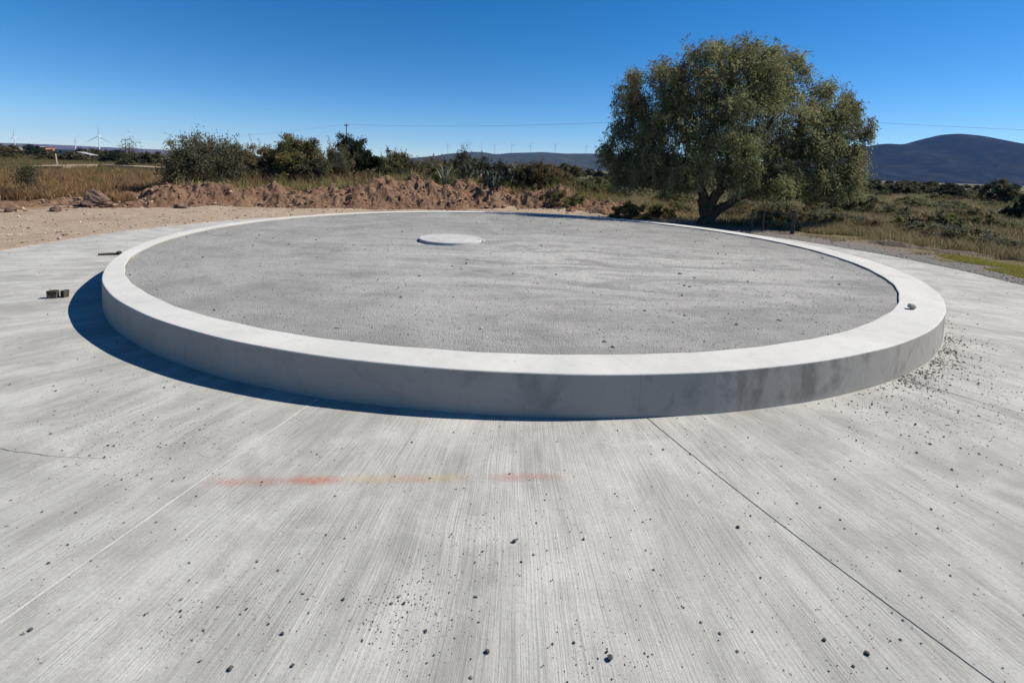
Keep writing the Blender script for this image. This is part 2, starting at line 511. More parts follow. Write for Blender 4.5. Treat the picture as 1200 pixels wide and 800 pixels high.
# hairline crack at the far left
def crack(pts, wd):
    Vv, Ff = [], []
    rnd = random.Random(3)
    P = [gp(*q) - ISL for q in pts]
    path = []
    for a, b in zip(P[:-1], P[1:]):
        for k in range(8):
            path.append(a.lerp(b, k / 8) + Vector((rnd.uniform(-.006, .006), rnd.uniform(-.006, .006), 0)))
    path.append(P[-1])
    for k, q in enumerate(path):
        d = (path[min(k + 1, len(path) - 1)] - path[max(k - 1, 0)]).normalized()
        s = Vector((-d.y, d.x, 0)) * wd * rnd.uniform(0.4, 1.2) * (1 - k / len(path) * 0.7)
        Vv += [tuple(q + s + Vector((0, 0, .002))), tuple(q - s + Vector((0, 0, .002)))]
    for k in range(len(path) - 1):
        Ff.append((2 * k, 2 * k + 1, 2 * k + 3, 2 * k + 2))
    link('crack', mesh('crack', Vv, Ff, M_EARTH), road)
crack([(-40, 520), (0, 526), (40, 532), (80, 536), (125, 537)], 0.0035)

# -- the island: ring wall segments, gravel
isl = tag(empty('roundabout_island', ISL), 'raised round traffic island with white concrete ring wall and gravel top', 'traffic island')
cuts = sorted([-110.7, -82.5, -63.5] + [-38, -12, 15, 42, 69, 96, 123, 150, 177, 204, 227])
Z_G = ZT - 0.036
def ring_segment(a0, a1):
    n = max(6, int((a1 - a0) / 1.0))
    g = 0.0009 / RO
    A = np.linspace(R_(a0) + g, R_(a1) - g, n)
    b = 0.012
    rows = []
    for a in A:
        Ro = ro(a)
        ix, iy = ri_pt(a); Ri = math.hypot(ix, iy)
        aa = math.atan2(iy, ix)
        ca, sa = math.cos(a), math.sin(a)
        w_ = 0.008 * math.sin(a * 9) + 0.006 * math.sin(a * 23) + 0.005 * math.sin(a * 61)
        Ro += 0.004 * math.sin(a * 13 + 1) + 0.0025 * math.sin(a * 41)
        prof = [(Ro + 0.01, -0.19), (Ro + 0.006, 0.0), (Ro + 0.002, ZT - b), (Ro - 0.3 * b, ZT - 0.3 * b), (Ro - b, ZT)]
        row = [(q * ca, q * sa, z) for q, z in prof]
        ri_d = math.hypot(ix, iy)
        dx, dy = ix / ri_d, iy / ri_d
        Ri2 = ri_d + w_
        for q, z in [(Ri2 + b, ZT), (Ri2 + 0.3 * b, ZT - 0.3 * b), (Ri2, ZT - b), (Ri2, ZT - 0.3)]:
            row.append((q * dx, q * dy, z))
        rows.append(row)
    m = len(rows[0])
    V = np.array(rows).reshape(-1, 3)
    fc = grid_faces(n, m)
    ends = [tuple(range(m))[::-1], tuple((n - 1) * m + k for k in range(m))]
    me = bpy.data.meshes.new('wall_segment')
    me.from_pydata([tuple(v) for v in V], [], [tuple(f) for f in fc] + ends)
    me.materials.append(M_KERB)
    me.validate(); me.update()
    import bmesh
    bm = bmesh.new(); bm.from_mesh(me); bmesh.ops.recalc_face_normals(bm, faces=bm.faces); bm.to_mesh(me); bm.free()
    return link('wall_segment', me, isl)
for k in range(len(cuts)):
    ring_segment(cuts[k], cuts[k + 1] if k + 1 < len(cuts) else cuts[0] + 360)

nr, na = 150, 360
rr = np.linspace(0.02, 1, nr) ** 0.8
A = np.linspace(0, 2 * np.pi, na, endpoint=False)
gx = IX + rr[:, None] * (RI - 0.004) * np.cos(A)
gy = IY + rr[:, None] * (RI - 0.004) * np.sin(A)
gz = Z_G + fbm(gx * 0.5, gy * 0.5, 3, 4) * 0.03 * (1 - rr[:, None] ** 6) + fbm(gx * 3, gy * 3, 4, 5) * 0.014 + 0.01 * (1 - rr[:, None] ** 2)
V = np.stack([gx, gy, gz], -1).reshape(-1, 3)
V = np.vstack([V, [[IX, IY, Z_G + .01]]])
cap = np.stack([np.full(na, len(V) - 1), np.arange(na), (np.arange(na) + 1) % na], -1)
link('gravel_bed', mesh('gravel_bed', V, [grid_faces(nr, na, True)[:, [0, 3, 2, 1]], cap], M_GRAVEL, True), isl)

# ------------------------------------------------------------------ loose stones
OCT = np.array([(1, 0, 0), (0, 1, 0), (-1, 0, 0), (0, -1, 0), (0, 0, 1), (0, 0, -1),
                (.6, .6, .55), (-.6, .6, .55), (-.6, -.6, .55), (.6, -.6, .55)], float)
OF = np.array([(0, 6, 4), (6, 1, 4), (1, 7, 4), (7, 2, 4), (2, 8, 4), (8, 3, 4), (3, 9, 4), (9, 0, 4), (0, 1, 6), (1, 2, 7), (2, 3, 8), (3, 0, 9),
               (1, 0, 5), (2, 1, 5), (3, 2, 5), (0, 3, 5)])
def stones(name, P, S, T, rng, parent=None, flat=0.65):
    """P (n,3) positions on the surface, S sizes, T colours"""
    n = len(P)
    a = rng.rand(n) * 6.283
    sc_ = S[:, None] * np.stack([rng.uniform(.7, 1.4, n), rng.uniform(.6, 1.1, n), rng.uniform(.4, .9, n) * flat / .65], -1)
    v = OCT[None] * (1 + rng.uniform(-.25, .25, (n, 10, 1))) * sc_[:, None]
    c, s = np.cos(a)[:, None], np.sin(a)[:, None]
    x = v[..., 0] * c - v[..., 1] * s; y = v[..., 0] * s + v[..., 1] * c
    v = np.stack([x, y, v[..., 2] + sc_[:, 2:3] * 0.55], -1) + P[:, None]
    f = OF[None] + (np.arange(n) * 10)[:, None, None]
    me = mesh(name, v.reshape(-1, 3), f.reshape(-1, 3), M_STONE, False, np.repeat(T, 10, 0))
    return link(name, me, parent)

rng = np.random.RandomState(11)
# coarse grains on the gravel bed
n = 26000
a = rng.rand(n) * 6.283; q = np.sqrt(rng.rand(n)) * (RI - 0.03)
px_, py_ = IX + q * np.cos(a), IY + q * np.sin(a)
rq = q / RI
pz_ = Z_G + fbm(px_ * 0.5, py_ * 0.5, 3, 4) * 0.03 * (1 - rq ** 6) + fbm(px_ * 3, py_ * 3, 4, 5) * 0.014 + 0.01 * (1 - rq ** 2) - 0.004
S = 0.006 + 0.006 * rng.rand(n) ** 2 + 0.02 * (rng.rand(n) < 0.004)
g = rng.uniform(0.13, 0.36, n)
tag(stones('gravel_grains', np.stack([px_, py_, pz_], -1), S, np.stack([g, g * .985, g * .96], -1), rng, isl), kind='stuff')

# dark grit lying on the road: (x, y, spread, count, size)
P, S = [], []
def on_road(p):
    r_ = math.hypot(p[0] - CX, p[1] - CY)
    return r_ > RO + 0.05
spots = [(472, 722, 62, 330, .0085), (500, 690, 110, 160, .007), (560, 640, 70, 150, .007), (300, 700, 90, 260, .0065), (215, 735, 50, 110, .0075),
         (715, 765, 60, 110, .008), (760, 640, 140, 200, .006), (150, 520, 110, 420, .008), (130, 500, 60, 250, .008), (240, 505, 50, 160, .008), (1010, 755, 60, 70, .008),
         (880, 700, 160, 180, .007), (1100, 620, 160, 200, .007), (650, 520, 200, 240, .008), (420, 560, 200, 220, .006), (60, 640, 90, 110, .0075),
         (1100, 500, 100, 420, .010), (1030, 455, 45, 260, .010), (1085, 430, 30, 120, .010), (1060, 470, 70, 300, .009), (1130, 470, 80, 400, .009), (960, 620, 120, 120, .007), (640, 600, 60, 90, .006),
         (180, 450, 120, 260, .008), (80, 420, 80, 90, .009), (1170, 440, 60, 160, .010)]
for (x, y, sp, cnt, sz) in spots:
    for k in range(cnt):
        xx, yy = x + rng.normal() * sp * .6, y + rng.normal() * sp * (.5 if y > 600 else .34)
        if yy < 345 or yy > 880: continue
        p = gp(xx, yy)
        if on_road(p):
            P.append((p.x, p.y, 0.0)); S.append(sz * .72 * (0.3 + 0.6 * rng.rand() ** 2 + (1.1 if rng.rand() < .03 else 0)))
for k in range(2600):                       # thin sprinkle all round the road
    a = rng.rand() * 6.283; q = rng.uniform(RO + .05, RR - .05)
    P.append((CX + q * math.cos(a), CY + q * math.sin(a), 0)); S.append(.0045 + .006 * rng.rand() ** 3)
P = np.array(P); S = np.array(S)
g = 0.05 + 0.22 * rng.rand(len(P)) ** 1.5
T = np.stack([g, g * .97, g * .92], -1)
tag(stones('road_grit', P, S, T, rng), 'dark grit and crumbs scattered over the pale concrete road', 'grit', kind='stuff')

# olive-brown litter swept against the wall foot on the right
P, S = [], []
for k in range(1800):
    a = R_(rng.normal(-51, 8) if rng.rand() < .5 else rng.choice([-58, -54.5, -50, -46, -41]) + rng.normal() * .9); q = ro(a) + 0.02 + abs(rng.normal()) * (0.10 + .22 * rng.rand())
    P.append((CX + q * math.cos(a), CY + q * math.sin(a), 0)); S.append(.003 + .012 * rng.rand() ** 4)
P = np.array(P); S = np.array(S)
g = rng.uniform(0.6, 1.3, len(P))[:, None]
T = np.where(rng.rand(len(P), 1) < .5, np.array([[.17, .16, .115]]), np.array([[.33, .32, .28]])) * g
tag(stones('wall_foot_litter', P, S, T, rng), 'olive-brown soil crumbs heaped along the foot of the ring wall at right', 'debris', kind='stuff')

# ------------------------------------------------------------------ single stones and blocks
import bmesh
def rough_rock(name, size, mat, seed, sub=2, rough=0.25, boxy=0.0):
    bm = bmesh.new()
    if boxy:
        bmesh.ops.create_cube(bm, size=1.7)
        bmesh.ops.subdivide_edges(bm, edges=bm.edges, cuts=4, use_grid_fill=True)
    else:
        bmesh.ops.create_icosphere(bm, subdivisions=sub + 1, radius=1)
    rs = np.random.RandomState(seed)
    off = rs.rand(3) * 50
    planes = [Vector(rs.normal(size=3)).normalized() for _ in range(7)]
    for v in bm.verts:
        c = v.co.copy()
        if not boxy:
            for pl in planes:
                d = c.dot(pl)
                if d > 0.72: c -= pl * (d - 0.72) * 0.85
        nn = float(fbm(c.x * 1.3 + c.z * 2.1 + off[0], c.y * 1.3 - c.z * 1.7 + off[1], 4, seed))
        c += c.normalized() * nn * rough
        v.co = Vector((c.x * size[0], c.y * size[1], c.z * size[2]))
    zmin = min(v.co.z for v in bm.verts)
    for v in bm.verts: v.co.z -= zmin
    me = bpy.data.meshes.new(name); bm.to_mesh(me); bm.free()
    me.materials.append(mat)
    return me

M_DARKROCK = mat_rock('dark_stone', (0.055, 0.052, 0.05), (0.12, 0.115, 0.11), 30.0)
M_BLOCK = mat_rock('backlit_block', (0.035, 0.031, 0.027), (0.085, 0.074, 0.064), 14.0)  # dark tone puts the blocks' backlit shade into the colour
M_PALE = mat_rock('pale_stone', (0.36, 0.36, 0.28), (0.55, 0.54, 0.45), 18.0)
M_CLOD = mat_rock('dark_clod', (0.07, 0.045, 0.034), (0.17, 0.115, 0.085), 4.0, 0.9)

def thing(name, me, loc, rz, label, cat, group=None):
    o = link(name, me, None, loc)
    o.rotation_euler.z = rz
    return tag(o, label, cat, group)

p = gp(59, 350)
thing('broken_block', rough_rock('broken_block', (0.078, 0.062, 0.074), M_BLOCK, 4, 1, .22, 1), (p.x, p.y + .05, -0.002), 0.35,
      'larger cracked grey-brown block, left of the pair on the road', 'block')
p = gp(73, 349)
thing('broken_block', rough_rock('broken_block', (0.042, 0.05, 0.068), M_BLOCK, 9, 1, .18, 1), (p.x, p.y + .05, -0.002), -0.2,
      'smaller squarish brown block, right of the pair on the road', 'block')
p = gp(1068, 362, ZT)
thing('stone', rough_rock('stone', (0.066, 0.06, 0.045), M_PALE, 12), (p.x, p.y, ZT - 0.003), 0.4,
      'pale lichen-grey stone lying on top of the white ring wall', 'stone')
# short stick with a thick end near the wall at far left
a, b = gp(115, 299.5), gp(141, 298.5)
st = empty('wooden_stick', (a.x, a.y, 0)); tag(st, 'short dark stick with a thick end, lying left of the ring wall', 'stick')
d = (b - a); L = d.length; st.rotation_euler.z = math.atan2(d.y, d.x)
def bar(p0, p1, r0, r1, sides=8, cap=True):
    p0, p1 = Vector(p0), Vector(p1)
    z = (p1 - p0).normalized()
    x = z.orthogonal().normalized(); y = z.cross(x)
    V = []
    for p_, r_ in ((p0, r0), (p1, r1)):
        for k in range(sides):
            a_ = 2 * math.pi * k / sides
            V.append(tuple(p_ + (x * math.cos(a_) + y * math.sin(a_)) * r_))
    Ff = [(k, (k + 1) % sides, sides + (k + 1) % sides, sides + k) for k in range(sides)]
    if cap: Ff += [tuple(range(sides))[::-1], tuple(range(sides, 2 * sides))]
    return V, Ff
def join(parts):
    V, Ff = [], []
    for v, f in parts:
        o = len(V); V += list(v); Ff += [tuple(i + o for i in q) for q in f]
    return V, Ff
def box(x0, x1, y0, y1, z0, z1):
    V = [(x, y, z) for x in (x0, x1) for y in (y0, y1) for z in (z0, z1)]
    return V, [(0, 1, 3, 2), (4, 6, 7, 5), (0, 4, 5, 1), (2, 3, 7, 6), (0, 2, 6, 4), (1, 5, 7, 3)]
M_STICK = mat_rock('dark_wood', (0.035, 0.03, 0.03), (0.075, 0.065, 0.06), 20.0)
V, Ff = join([bar((0, 0, .028), (L * .45, .012, .03), .022, .026), bar((L * .45, .012, .03), (L * .86, -.01, .028), .026, .027)])
link('shaft', mesh('shaft', V, Ff, M_STICK), st)
link('knob', rough_rock('knob', (.062, .05, .05), M_STICK, 31), st, (L * .93, -.01, -0.002))

# the larger single stones on the road
big = [(603, 635, .021, 'dark angular pebble on the road just below the spray-paint mark'),
       (865, 618, .018, 'dark pebble on the pale dust left of the long road joint'),
       (571, 764, .017, 'lone dark pebble at the bottom centre of the road'),
       (715, 772, .024, 'largest dark crumb amid grit, bottom of the road right of centre'),
       (1016, 766, .018, 'flat dark pebble at bottom right beside the long road joint'),
       (966, 750, .015, 'dark pebble beside a smaller crumb, bottom right of the road'),
       (270, 784, .019, 'dark pebble at the bottom edge, lower left part of the road'),
       (331, 743, .014, 'dark pebble above the bottom left corner grit, on broomed stripes'),
       (343, 780, .013, 'dark pebble at the bottom edge right of the left grit'),
       (36, 738, .015, 'dark pebble near the lower left corner of the road'),
       (57, 660, .013, 'dark pebble left of the pale dust-filled joint'),
       (684, 632, .013, 'small dark pebble right of the angular one under the paint mark'),
       (307, 565, .011, 'small dark pebble lying on the orange paint')]
for i, (x, y, s, lab) in enumerate(big):
    p = gp(x, y)
    thing('pebble', rough_rock('pebble', (s * .82, s * .66, s * .5), M_DARKROCK, 40 + i, 1), (p.x, p.y, -0.001), i * 1.3, lab, 'pebble', 'dark pebbles on the road')

# round concrete cover lying on the gravel
lc = gp(528, 281, Z_G + .03)
lid = empty('concrete_cover', (lc.x, lc.y, Z_G)); tag(lid, 'thin round whitish concrete cover lying on the gravel of the island', 'cover')
n = 64
def disc(name, r, z0, z1, bev, mat, parent, wob=0.0):
    prof = [(r, z0), (r, z1 - bev), (r - bev, z1), (r * .5, z1 + .004), (0.02, z1 + .006)]
    rows = []
    for (q, z) in prof:
        rows.append([((q + wob * math.sin(3 * t_ + 1) + wob * .5 * math.sin(7 * t_)) * math.cos(t_), (q + wob * math.sin(3 * t_ + 1)) * math.sin(t_), z) for t_ in np.linspace(0, 2 * np.pi, n, endpoint=False)])
    V = np.array(rows).reshape(-1, 3)
    fc = [tuple(f) for f in grid_faces(len(prof), n, True)] + [tuple(range((len(prof) - 1) * n, len(prof) * n))]
    return link(name, mesh(name, V, fc, mat), parent)
M_LID = mat_rock('pale_cement', (0.34, 0.335, 0.32), (0.44, 0.435, 0.42), 3.0, .3)
disc('slab_disc', 0.83, -0.03, 0.075, 0.012, M_LID, lid, .012)
s_ = rough_rock('mortar_lump', (0.13, 0.10, 0.05), M_LID, 77)
link('mortar_lump', s_, lid, (0.80, -0.06, 0.0))

# ------------------------------------------------------------------ spray paint on the road
def mat_paint(name, pieces):
    t = NT(name)
    co = t.coord()
    sp = t.n('SeparateXYZ', {0: co})
    n1 = t.noise(co, 55.0, 4, 0.75); n2 = t.noise(co, 7.0, 4, 0.6)
    yy = t.math('ABSOLUTE', t.math('ADD', sp.outputs[1], t.math('MULTIPLY', t.math('SUBTRACT', n2, .5), 0.05)))
    ed = t.ramp(t.math('ADD', yy, t.math('MULTIPLY', t.math('SUBTRACT', n1, .5), 0.06)), 0.0, 0.075, 1.0, 0.0)
    col, al = pieces[0][3], None
    for (x0, x1, soft, cc, op) in pieces:
        m_ = t.math('MULTIPLY', t.ramp(sp.outputs[0], x0 - soft, x0 + soft), t.ramp(sp.outputs[0], x1 - soft, x1 + soft, 1.0, 0.0))
        col = t.mix(m_, col, cc)
        m2 = t.math('MULTIPLY', m_, op)
        al = m2 if al is None else t.math('MAXIMUM', al, m2)
    a = t.math('MULTIPLY', t.math('MULTIPLY', al, ed), t.ramp(n1, 0.36, 0.62))
    a = t.math('MULTIPLY', a, t.ramp(n2, 0.25, 0.55, .45, 1.0))
    return t.bsdf(col, 0.8, alpha=a)
pl, pr = gp(240, 565), gp(664, 558)
d = pr - pl; L = d.length
M_PAINT = mat_paint('spray_paint', [(0.05, L * .22, .12, (0.50, 0.22, 0.14), .6), (L * .22, L * .36, .07, (0.55, 0.19, 0.095), .9),
                                    (L * .38, L * .70, .08, (0.56, 0.45, 0.22), .6), (L * .5, L * .6, .08, (0.54, 0.29, 0.17), .55), (L * .78, L * .97, .12, (0.50, 0.21, 0.16), .6)])
V = [(x, y, 0) for x in np.linspace(-.05, L + .05, 20) for y in (-.12, .12)]
o = link('spray_paint_mark', mesh('spray_paint_mark', V, [(2 * k, 2 * k + 2, 2 * k + 3, 2 * k + 1) for k in range(19)], M_PAINT), None, (pl.x, pl.y, .004))
o.rotation_euler.z = math.atan2(d.y, d.x)
tag(o, 'faded orange and yellow spray-paint line sprayed across the concrete road', 'paint mark')

# ------------------------------------------------------------------ earth bank and clods
foot = [(-60, 262), (0, 250), (60, 246), (130, 244), (200, 243), (300, 243), (400, 245), (480, 246), (560, 247), (640, 249), (720, 254), (780, 259)]
crest_h = [0.02, 0.10, 0.18, 0.28, 0.9, 1.12, 1.3, 1.55, 1.65, 1.35, 0.6, 0.12]
fp = np.array([[gp(*q).x, gp(*q).y] for q in foot])
ts = np.linspace(0, len(foot) - 1, 640)
fx = np.interp(ts, np.arange(len(foot)), fp[:, 0]); fy = np.interp(ts, np.arange(len(foot)), fp[:, 1])
for _ in range(40):
    fx[1:-1] = (fx[:-2] + 2 * fx[1:-1] + fx[2:]) / 4; fy[1:-1] = (fy[:-2] + 2 * fy[1:-1] + fy[2:]) / 4
hh = np.interp(ts, np.arange(len(foot)), crest_h)
dxx = np.gradient(fx); dyy = np.gradient(fy); ln = np.hypot(dxx, dyy)
nx, ny = -dyy / ln, dxx / ln
sv = np.linspace(-0.6, 7.0, 100)
BX = fx[:, None] + nx[:, None] * sv; BY = fy[:, None] + ny[:, None] * sv
prof = sstep(-0.4, 2.3, sv) * (1 - 0.32 * sstep(2.6, 6.6, sv)) * (sv < 6.9)
gul = np.abs(fbm(BX * 0.8 + BY * .35, BY * 0.4 - BX * .1, 3, 31))
BZ = terr(BX, BY, False) - 0.08 + hh[:, None] * prof[None] * (0.86 + 0.5 * fbm(BX * .7, BY * .7, 4, 15)) \
    + (fbm(BX * 2.2, BY * 2.2, 4, 33) * 0.34 - gul * 0.34) * sstep(-0.3, .8, sv)[None] * sstep(7.0, 5.0, sv)[None] * np.minimum(1, hh[:, None] * 1.6 + .12)
BZ = BZ + np.abs(fbm(BX * 4, BY * 4, 3, 35)) * 0.10 * np.minimum(1, hh[:, None] * 1.5 + .15) * sstep(-0.5, .4, sv)[None]
BZ[:, 0] -= 0.3; BZ[:, -1] -= 0.6
V = np.stack([BX, BY, BZ], -1).reshape(-1, 3)
fc = grid_faces(640, 100)
tag(link('earth_bank', mesh('earth_bank', V, fc, M_SOIL, False)), kind='structure')
def bank_z(i, j):
    return BZ[i, j]

rng = np.random.RandomState(21)
n = 2600
ii = rng.randint(30, 600, n); jj = np.clip((rng.beta(1.4, 2.2, n) * 80).astype(int), 0, 95)
P = np.stack([BX[ii, jj], BY[ii, jj], BZ[ii, jj] - .02], -1)
S = 0.02 + 0.11 * rng.rand(n) ** 4
g = rng.uniform(.6, 1.3, (n, 1))
pal = np.array([(.155, .103, .067), (.225, .155, .10), (.10, .066, .045), (.27, .2, .135)])[rng.randint(0, 4, n)]
tag(stones('bank_clods', P, S, pal * g, rng), 'broken clods of red-brown soil on the earth bank', 'soil clods', kind='stuff')
# stones on the bare dirt shoulder
n = 3600
P = []
while len(P) < n:
    a = R_(rng.uniform(40, 205)); q = RR + 0.05 + abs(rng.normal()) * 3.0
    x, y = CX + q * math.cos(a), CY + q * math.sin(a)
    P.append((x, y, 0))
P = np.array(P); P[:, 2] = terr(P[:, 0], P[:, 1]) - .004
S = 0.008 + 0.05 * rng.rand(n) ** 5
g = rng.uniform(.7, 1.25, (n, 1))
pal = np.array([(.36, .27, .19), (.22, .16, .12), (.30, .28, .25), (.48, .4, .31)])[rng.randint(0, 4, n)]
tag(stones('shoulder_stones', P, S, pal * g, rng), 'small stones and crumbs on the bare dirt beside the road', 'stones', kind='stuff')
# dark gravel along the road edge at right
P = []
for k in range(2600):
    a = R_(rng.uniform(-25, 45)); q = RR + 0.04 + abs(rng.normal()) * 0.9
    P.append((CX + q * math.cos(a), CY + q * math.sin(a), 0))
P = np.array(P); P[:, 2] = terr(P[:, 0], P[:, 1]) - .004
S = 0.006 + 0.02 * rng.rand(len(P)) ** 4
g = rng.uniform(.08, .3, (len(P), 1))
tag(stones('edge_gravel', P, S, g * np.array([[1, .96, .9]]), rng), 'dark grey gravel along the road edge on the right', 'gravel', kind='stuff')

def ground_z(x, y):
    return float(terr(x, y))
p = gp(104, 244)
cl_ = rough_rock('earth_clod', (0.75, 0.5, 0.45), M_CLOD, 55, 3, .45)
for v_ in cl_.vertices:
    f_ = max(0.0, v_.co.z) / .9
    v_.co.x = v_.co.x * (1 - .55 * min(f_, 1)) - .12 * f_; v_.co.y *= (1 - .5 * min(f_, 1))
thing('earth_clod', cl_, (p.x, p.y + .5, ground_z(p.x, p.y) - .10), .3,
      'big dark pointed clod of earth standing at the edge of the dry field', 'clod')
for i, (x, y, s, lab) in enumerate([(66, 247, .22, 'small dark clod of earth lying left of the big pointed one'),
                                    (12, 248, .2, 'low dark clod at the far left edge of the bare dirt'),
                                    (212, 226, .36, 'boulder-like clod at the left end of the earth bank crest')]):
    p = gp(x, y, .7 if i == 2 else 0)
    z = ground_z(p.x, p.y) - .05
    if i == 2:
        k_ = np.argmin((BX - p.x) ** 2 + (BY - p.y) ** 2); z = BZ.ravel()[k_] - .1
    thing('earth_clod', rough_rock('earth_clod', (s, s * .8, s * .7), M_CLOD, 60 + i, 2, .35), (p.x, p.y, z), i, lab, 'clod')

# ------------------------------------------------------------------ vegetation builders
def leaves_mesh(name, P, D, Ln, Wd, T, rng, mat=M_LEAF):
    """rhombic leaves: P base points, D directions"""
    n = len(P)
    D = D / (np.linalg.norm(D, axis=1, keepdims=True) + 1e-9)
    rv = rng.normal(size=(n, 3))
    s = np.cross(D, rv); s /= (np.linalg.norm(s, axis=1, keepdims=True) + 1e-9)
    nn = np.cross(D, s)
    Ln = np.broadcast_to(Ln, n)[:, None]; Wd = np.broadcast_to(Wd, n)[:, None]
    m = P + D * Ln * .45 + nn * Ln * .08
    V = np.stack([P, m + s * Wd * .5, P + D * Ln, m - s * Wd * .5], 1).reshape(-1, 3)
    f = np.arange(4 * n).reshape(n, 4)
    return mesh(name, V, f, mat, False, np.repeat(T, 4, 0))

def tube_arrays(paths, sides=7):
    Vs, Fs = [], []
    off = 0
    for pts, rads in paths:
        pts = [Vector(p_) for p_ in pts]
        n = len(pts)
        up = None
        for k in range(n):
            d = (pts[min(k + 1, n - 1)] - pts[max(k - 1, 0)]).normalized()
            if up is None:
                up = d.orthogonal().normalized()
            up = (up - d * up.dot(d)).normalized()
            y = d.cross(up)
            for j in range(sides):
                a_ = 2 * math.pi * j / sides
                Vs.append(tuple(pts[k] + (up * math.cos(a_) + y * math.sin(a_)) * rads[k]))
        i = np.arange(n - 1)[:, None]; j = np.arange(sides)[None]
        A_ = off + i * sides + j; B_ = off + i * sides + (j + 1) % sides
        Fs.append(np.stack([A_, B_, B_ + sides, A_ + sides], -1).reshape(-1, 4))
        off += n * sides
    return np.array(Vs), np.concatenate(Fs)

def smooth_path(pts, rads, n=14, jit=0.0, rnd=None):
    pts = np.array([tuple(p_) for p_ in pts], float)
    t = np.linspace(0, len(pts) - 1, n)
    # Catmull-Rom
    out = []
    for u in t:
        k = min(int(u), len(pts) - 2); f_ = u - k
        p0, p1, p2, p3 = pts[max(k - 1, 0)], pts[k], pts[k + 1], pts[min(k + 2, len(pts) - 1)]
        out.append(.5 * ((2 * p1) + (-p0 + p2) * f_ + (2 * p0 - 5 * p1 + 4 * p2 - p3) * f_ ** 2 + (-p0 + 3 * p1 - 3 * p2 + p3) * f_ ** 3))
    out = np.array(out)
    if jit: out[1:-1] += rnd.normal(size=(n - 2, 3)) * jit
    return out, np.interp(t, np.arange(len(rads)), rads)

def bush_meshes(seed, rx, ry, h, pal, n=5000, leaf=(.10, .05), clump=None, top=0.15, wisp=0.0, droop=0.0, flatbase=0.25, stems=7):
    """returns (foliage mesh, stem mesh), base at origin"""
    rng = np.random.RandomState(seed)
    n = int(n * 2.1)
    nc = int((clump or 70) * 1.5)
    d = rng.normal(size=(nc, 3)); d /= np.linalg.norm(d, axis=1, keepdims=True)
    q = rng.uniform(.35, 1, nc) ** .6
    lob = 1 + .2 * np.sin(np.arctan2(d[:, 1], d[:, 0]) * 3 + seed) * (1 - np.abs(d[:, 2])) + .10 * rng.normal(size=nc)
    c = d * (q * lob)[:, None]
    c[:, 2] = np.where(c[:, 2] < -flatbase, -flatbase - .15 * rng.rand(nc), c[:, 2])
    zc = (c[:, 2] + flatbase + .12) / (1 + flatbase + .12)
    C_ = np.stack([c[:, 0] * rx, c[:, 1] * ry, zc * h * .94], -1)
    k = rng.randint(0, nc, n)
    cs = (.07 + .10 * rng.rand(nc)) * (rx + ry + h) / 3
    off = rng.normal(size=(n, 3)) * cs[k][:, None] * np.array([.62, .62, .5])
    if wisp:
        # leafy shoots that stand out of the top clumps
        m = (rng.rand(n) < wisp * 1.6) & (zc[k] > .45)
        sh = rng.randint(0, 3, n); key = k * 3 + sh
        sd_ = rng.normal(size=(nc * 3, 3)) * .35 + d.repeat(3, 0) * .5 + np.array([0, 0, .9])
        ln_ = h * (.06 + .16 * rng.rand(nc * 3) ** 1.5)
        off[m] = (sd_[key] * (ln_[key] * rng.rand(n) ** .8)[:, None] + rng.normal(size=(n, 3)) * .03)[m]
    P = C_[k] + off
    P[:, 2] = np.maximum(P[:, 2], .03)
    D = rng.normal(size=(n, 3)) + d[k] * .6 + np.array([0, 0, .35 - droop])
    pal = np.array(pal)
    T = pal[np.minimum((rng.rand(nc) * len(pal)).astype(int), len(pal) - 1)][k] * rng.uniform(.65, 1.35, (n, 1))
    fo = leaves_mesh('foliage', P, D, leaf[0] * 1.0 * rng.uniform(.6, 1.3, n), leaf[1] * 1.25 * rng.uniform(.7, 1.3, n), T, rng)
    paths = []
    for s in range(stems):
        tgt = C_[rng.randint(nc)]
        p0 = np.array([rng.normal() * rx * .12, rng.normal() * ry * .12, -.1])
        mid = (p0 + tgt) / 2 + rng.normal(size=3) * .08 * h; mid[2] = max(mid[2], .1)
        r0 = .012 * h + .01
        paths.append(smooth_path([p0, mid, tgt], [r0, r0 * .7, r0 * .25], 8))
        # twigs
        for _ in range(3):
            t2 = C_[rng.randint(nc)]
            if np.linalg.norm(t2 - tgt) < .8 * h:
                paths.append(smooth_path([mid, (mid + t2) / 2 + rng.normal(size=3) * .05 * h, t2], [r0 * .5, r0 * .35, r0 * .15], 6))
    Vt, Ft = tube_arrays(paths, 5)
    return fo, mesh('stem', Vt, Ft, M_TWIG, True)

def bush(name, loc, label, cat, seed, rx, ry, h, pal, group=None, **kw):
    e = empty(name, loc)
    tag(e, label, cat, group)
    fo, stm = bush_meshes(seed, rx, ry, h, pal, **kw)
    link('foliage', fo, e); link('stem', stm, e)
    return e

DARK = [(.068, .067, .038), (.10, .092, .05), (.056, .055, .036), (.135, .115, .066)]
OLIVE = [(.145, .128, .062), (.185, .158, .078), (.115, .105, .053), (.21, .165, .09)]
GREYG = [(.14, .138, .09), (.18, .172, .115), (.11, .11, .072)]
YELL = [(.16, .15, .05), (.13, .13, .05), (.10, .11, .045), (.2, .17, .06)]
BROWN = [(.17, .11, .06), (.13, .09, .05), (.2, .15, .08), (.10, .08, .045)]
GREEN = [(.09, .12, .035), (.12, .14, .045), (.07, .09, .03)]

def base(x, y, Y):
    """ground point in the direction of column x at distance Y"""
    p_ = at(x, y, Y)
    return (p_.x, Y, ground_z(p_.x, Y) - .03)

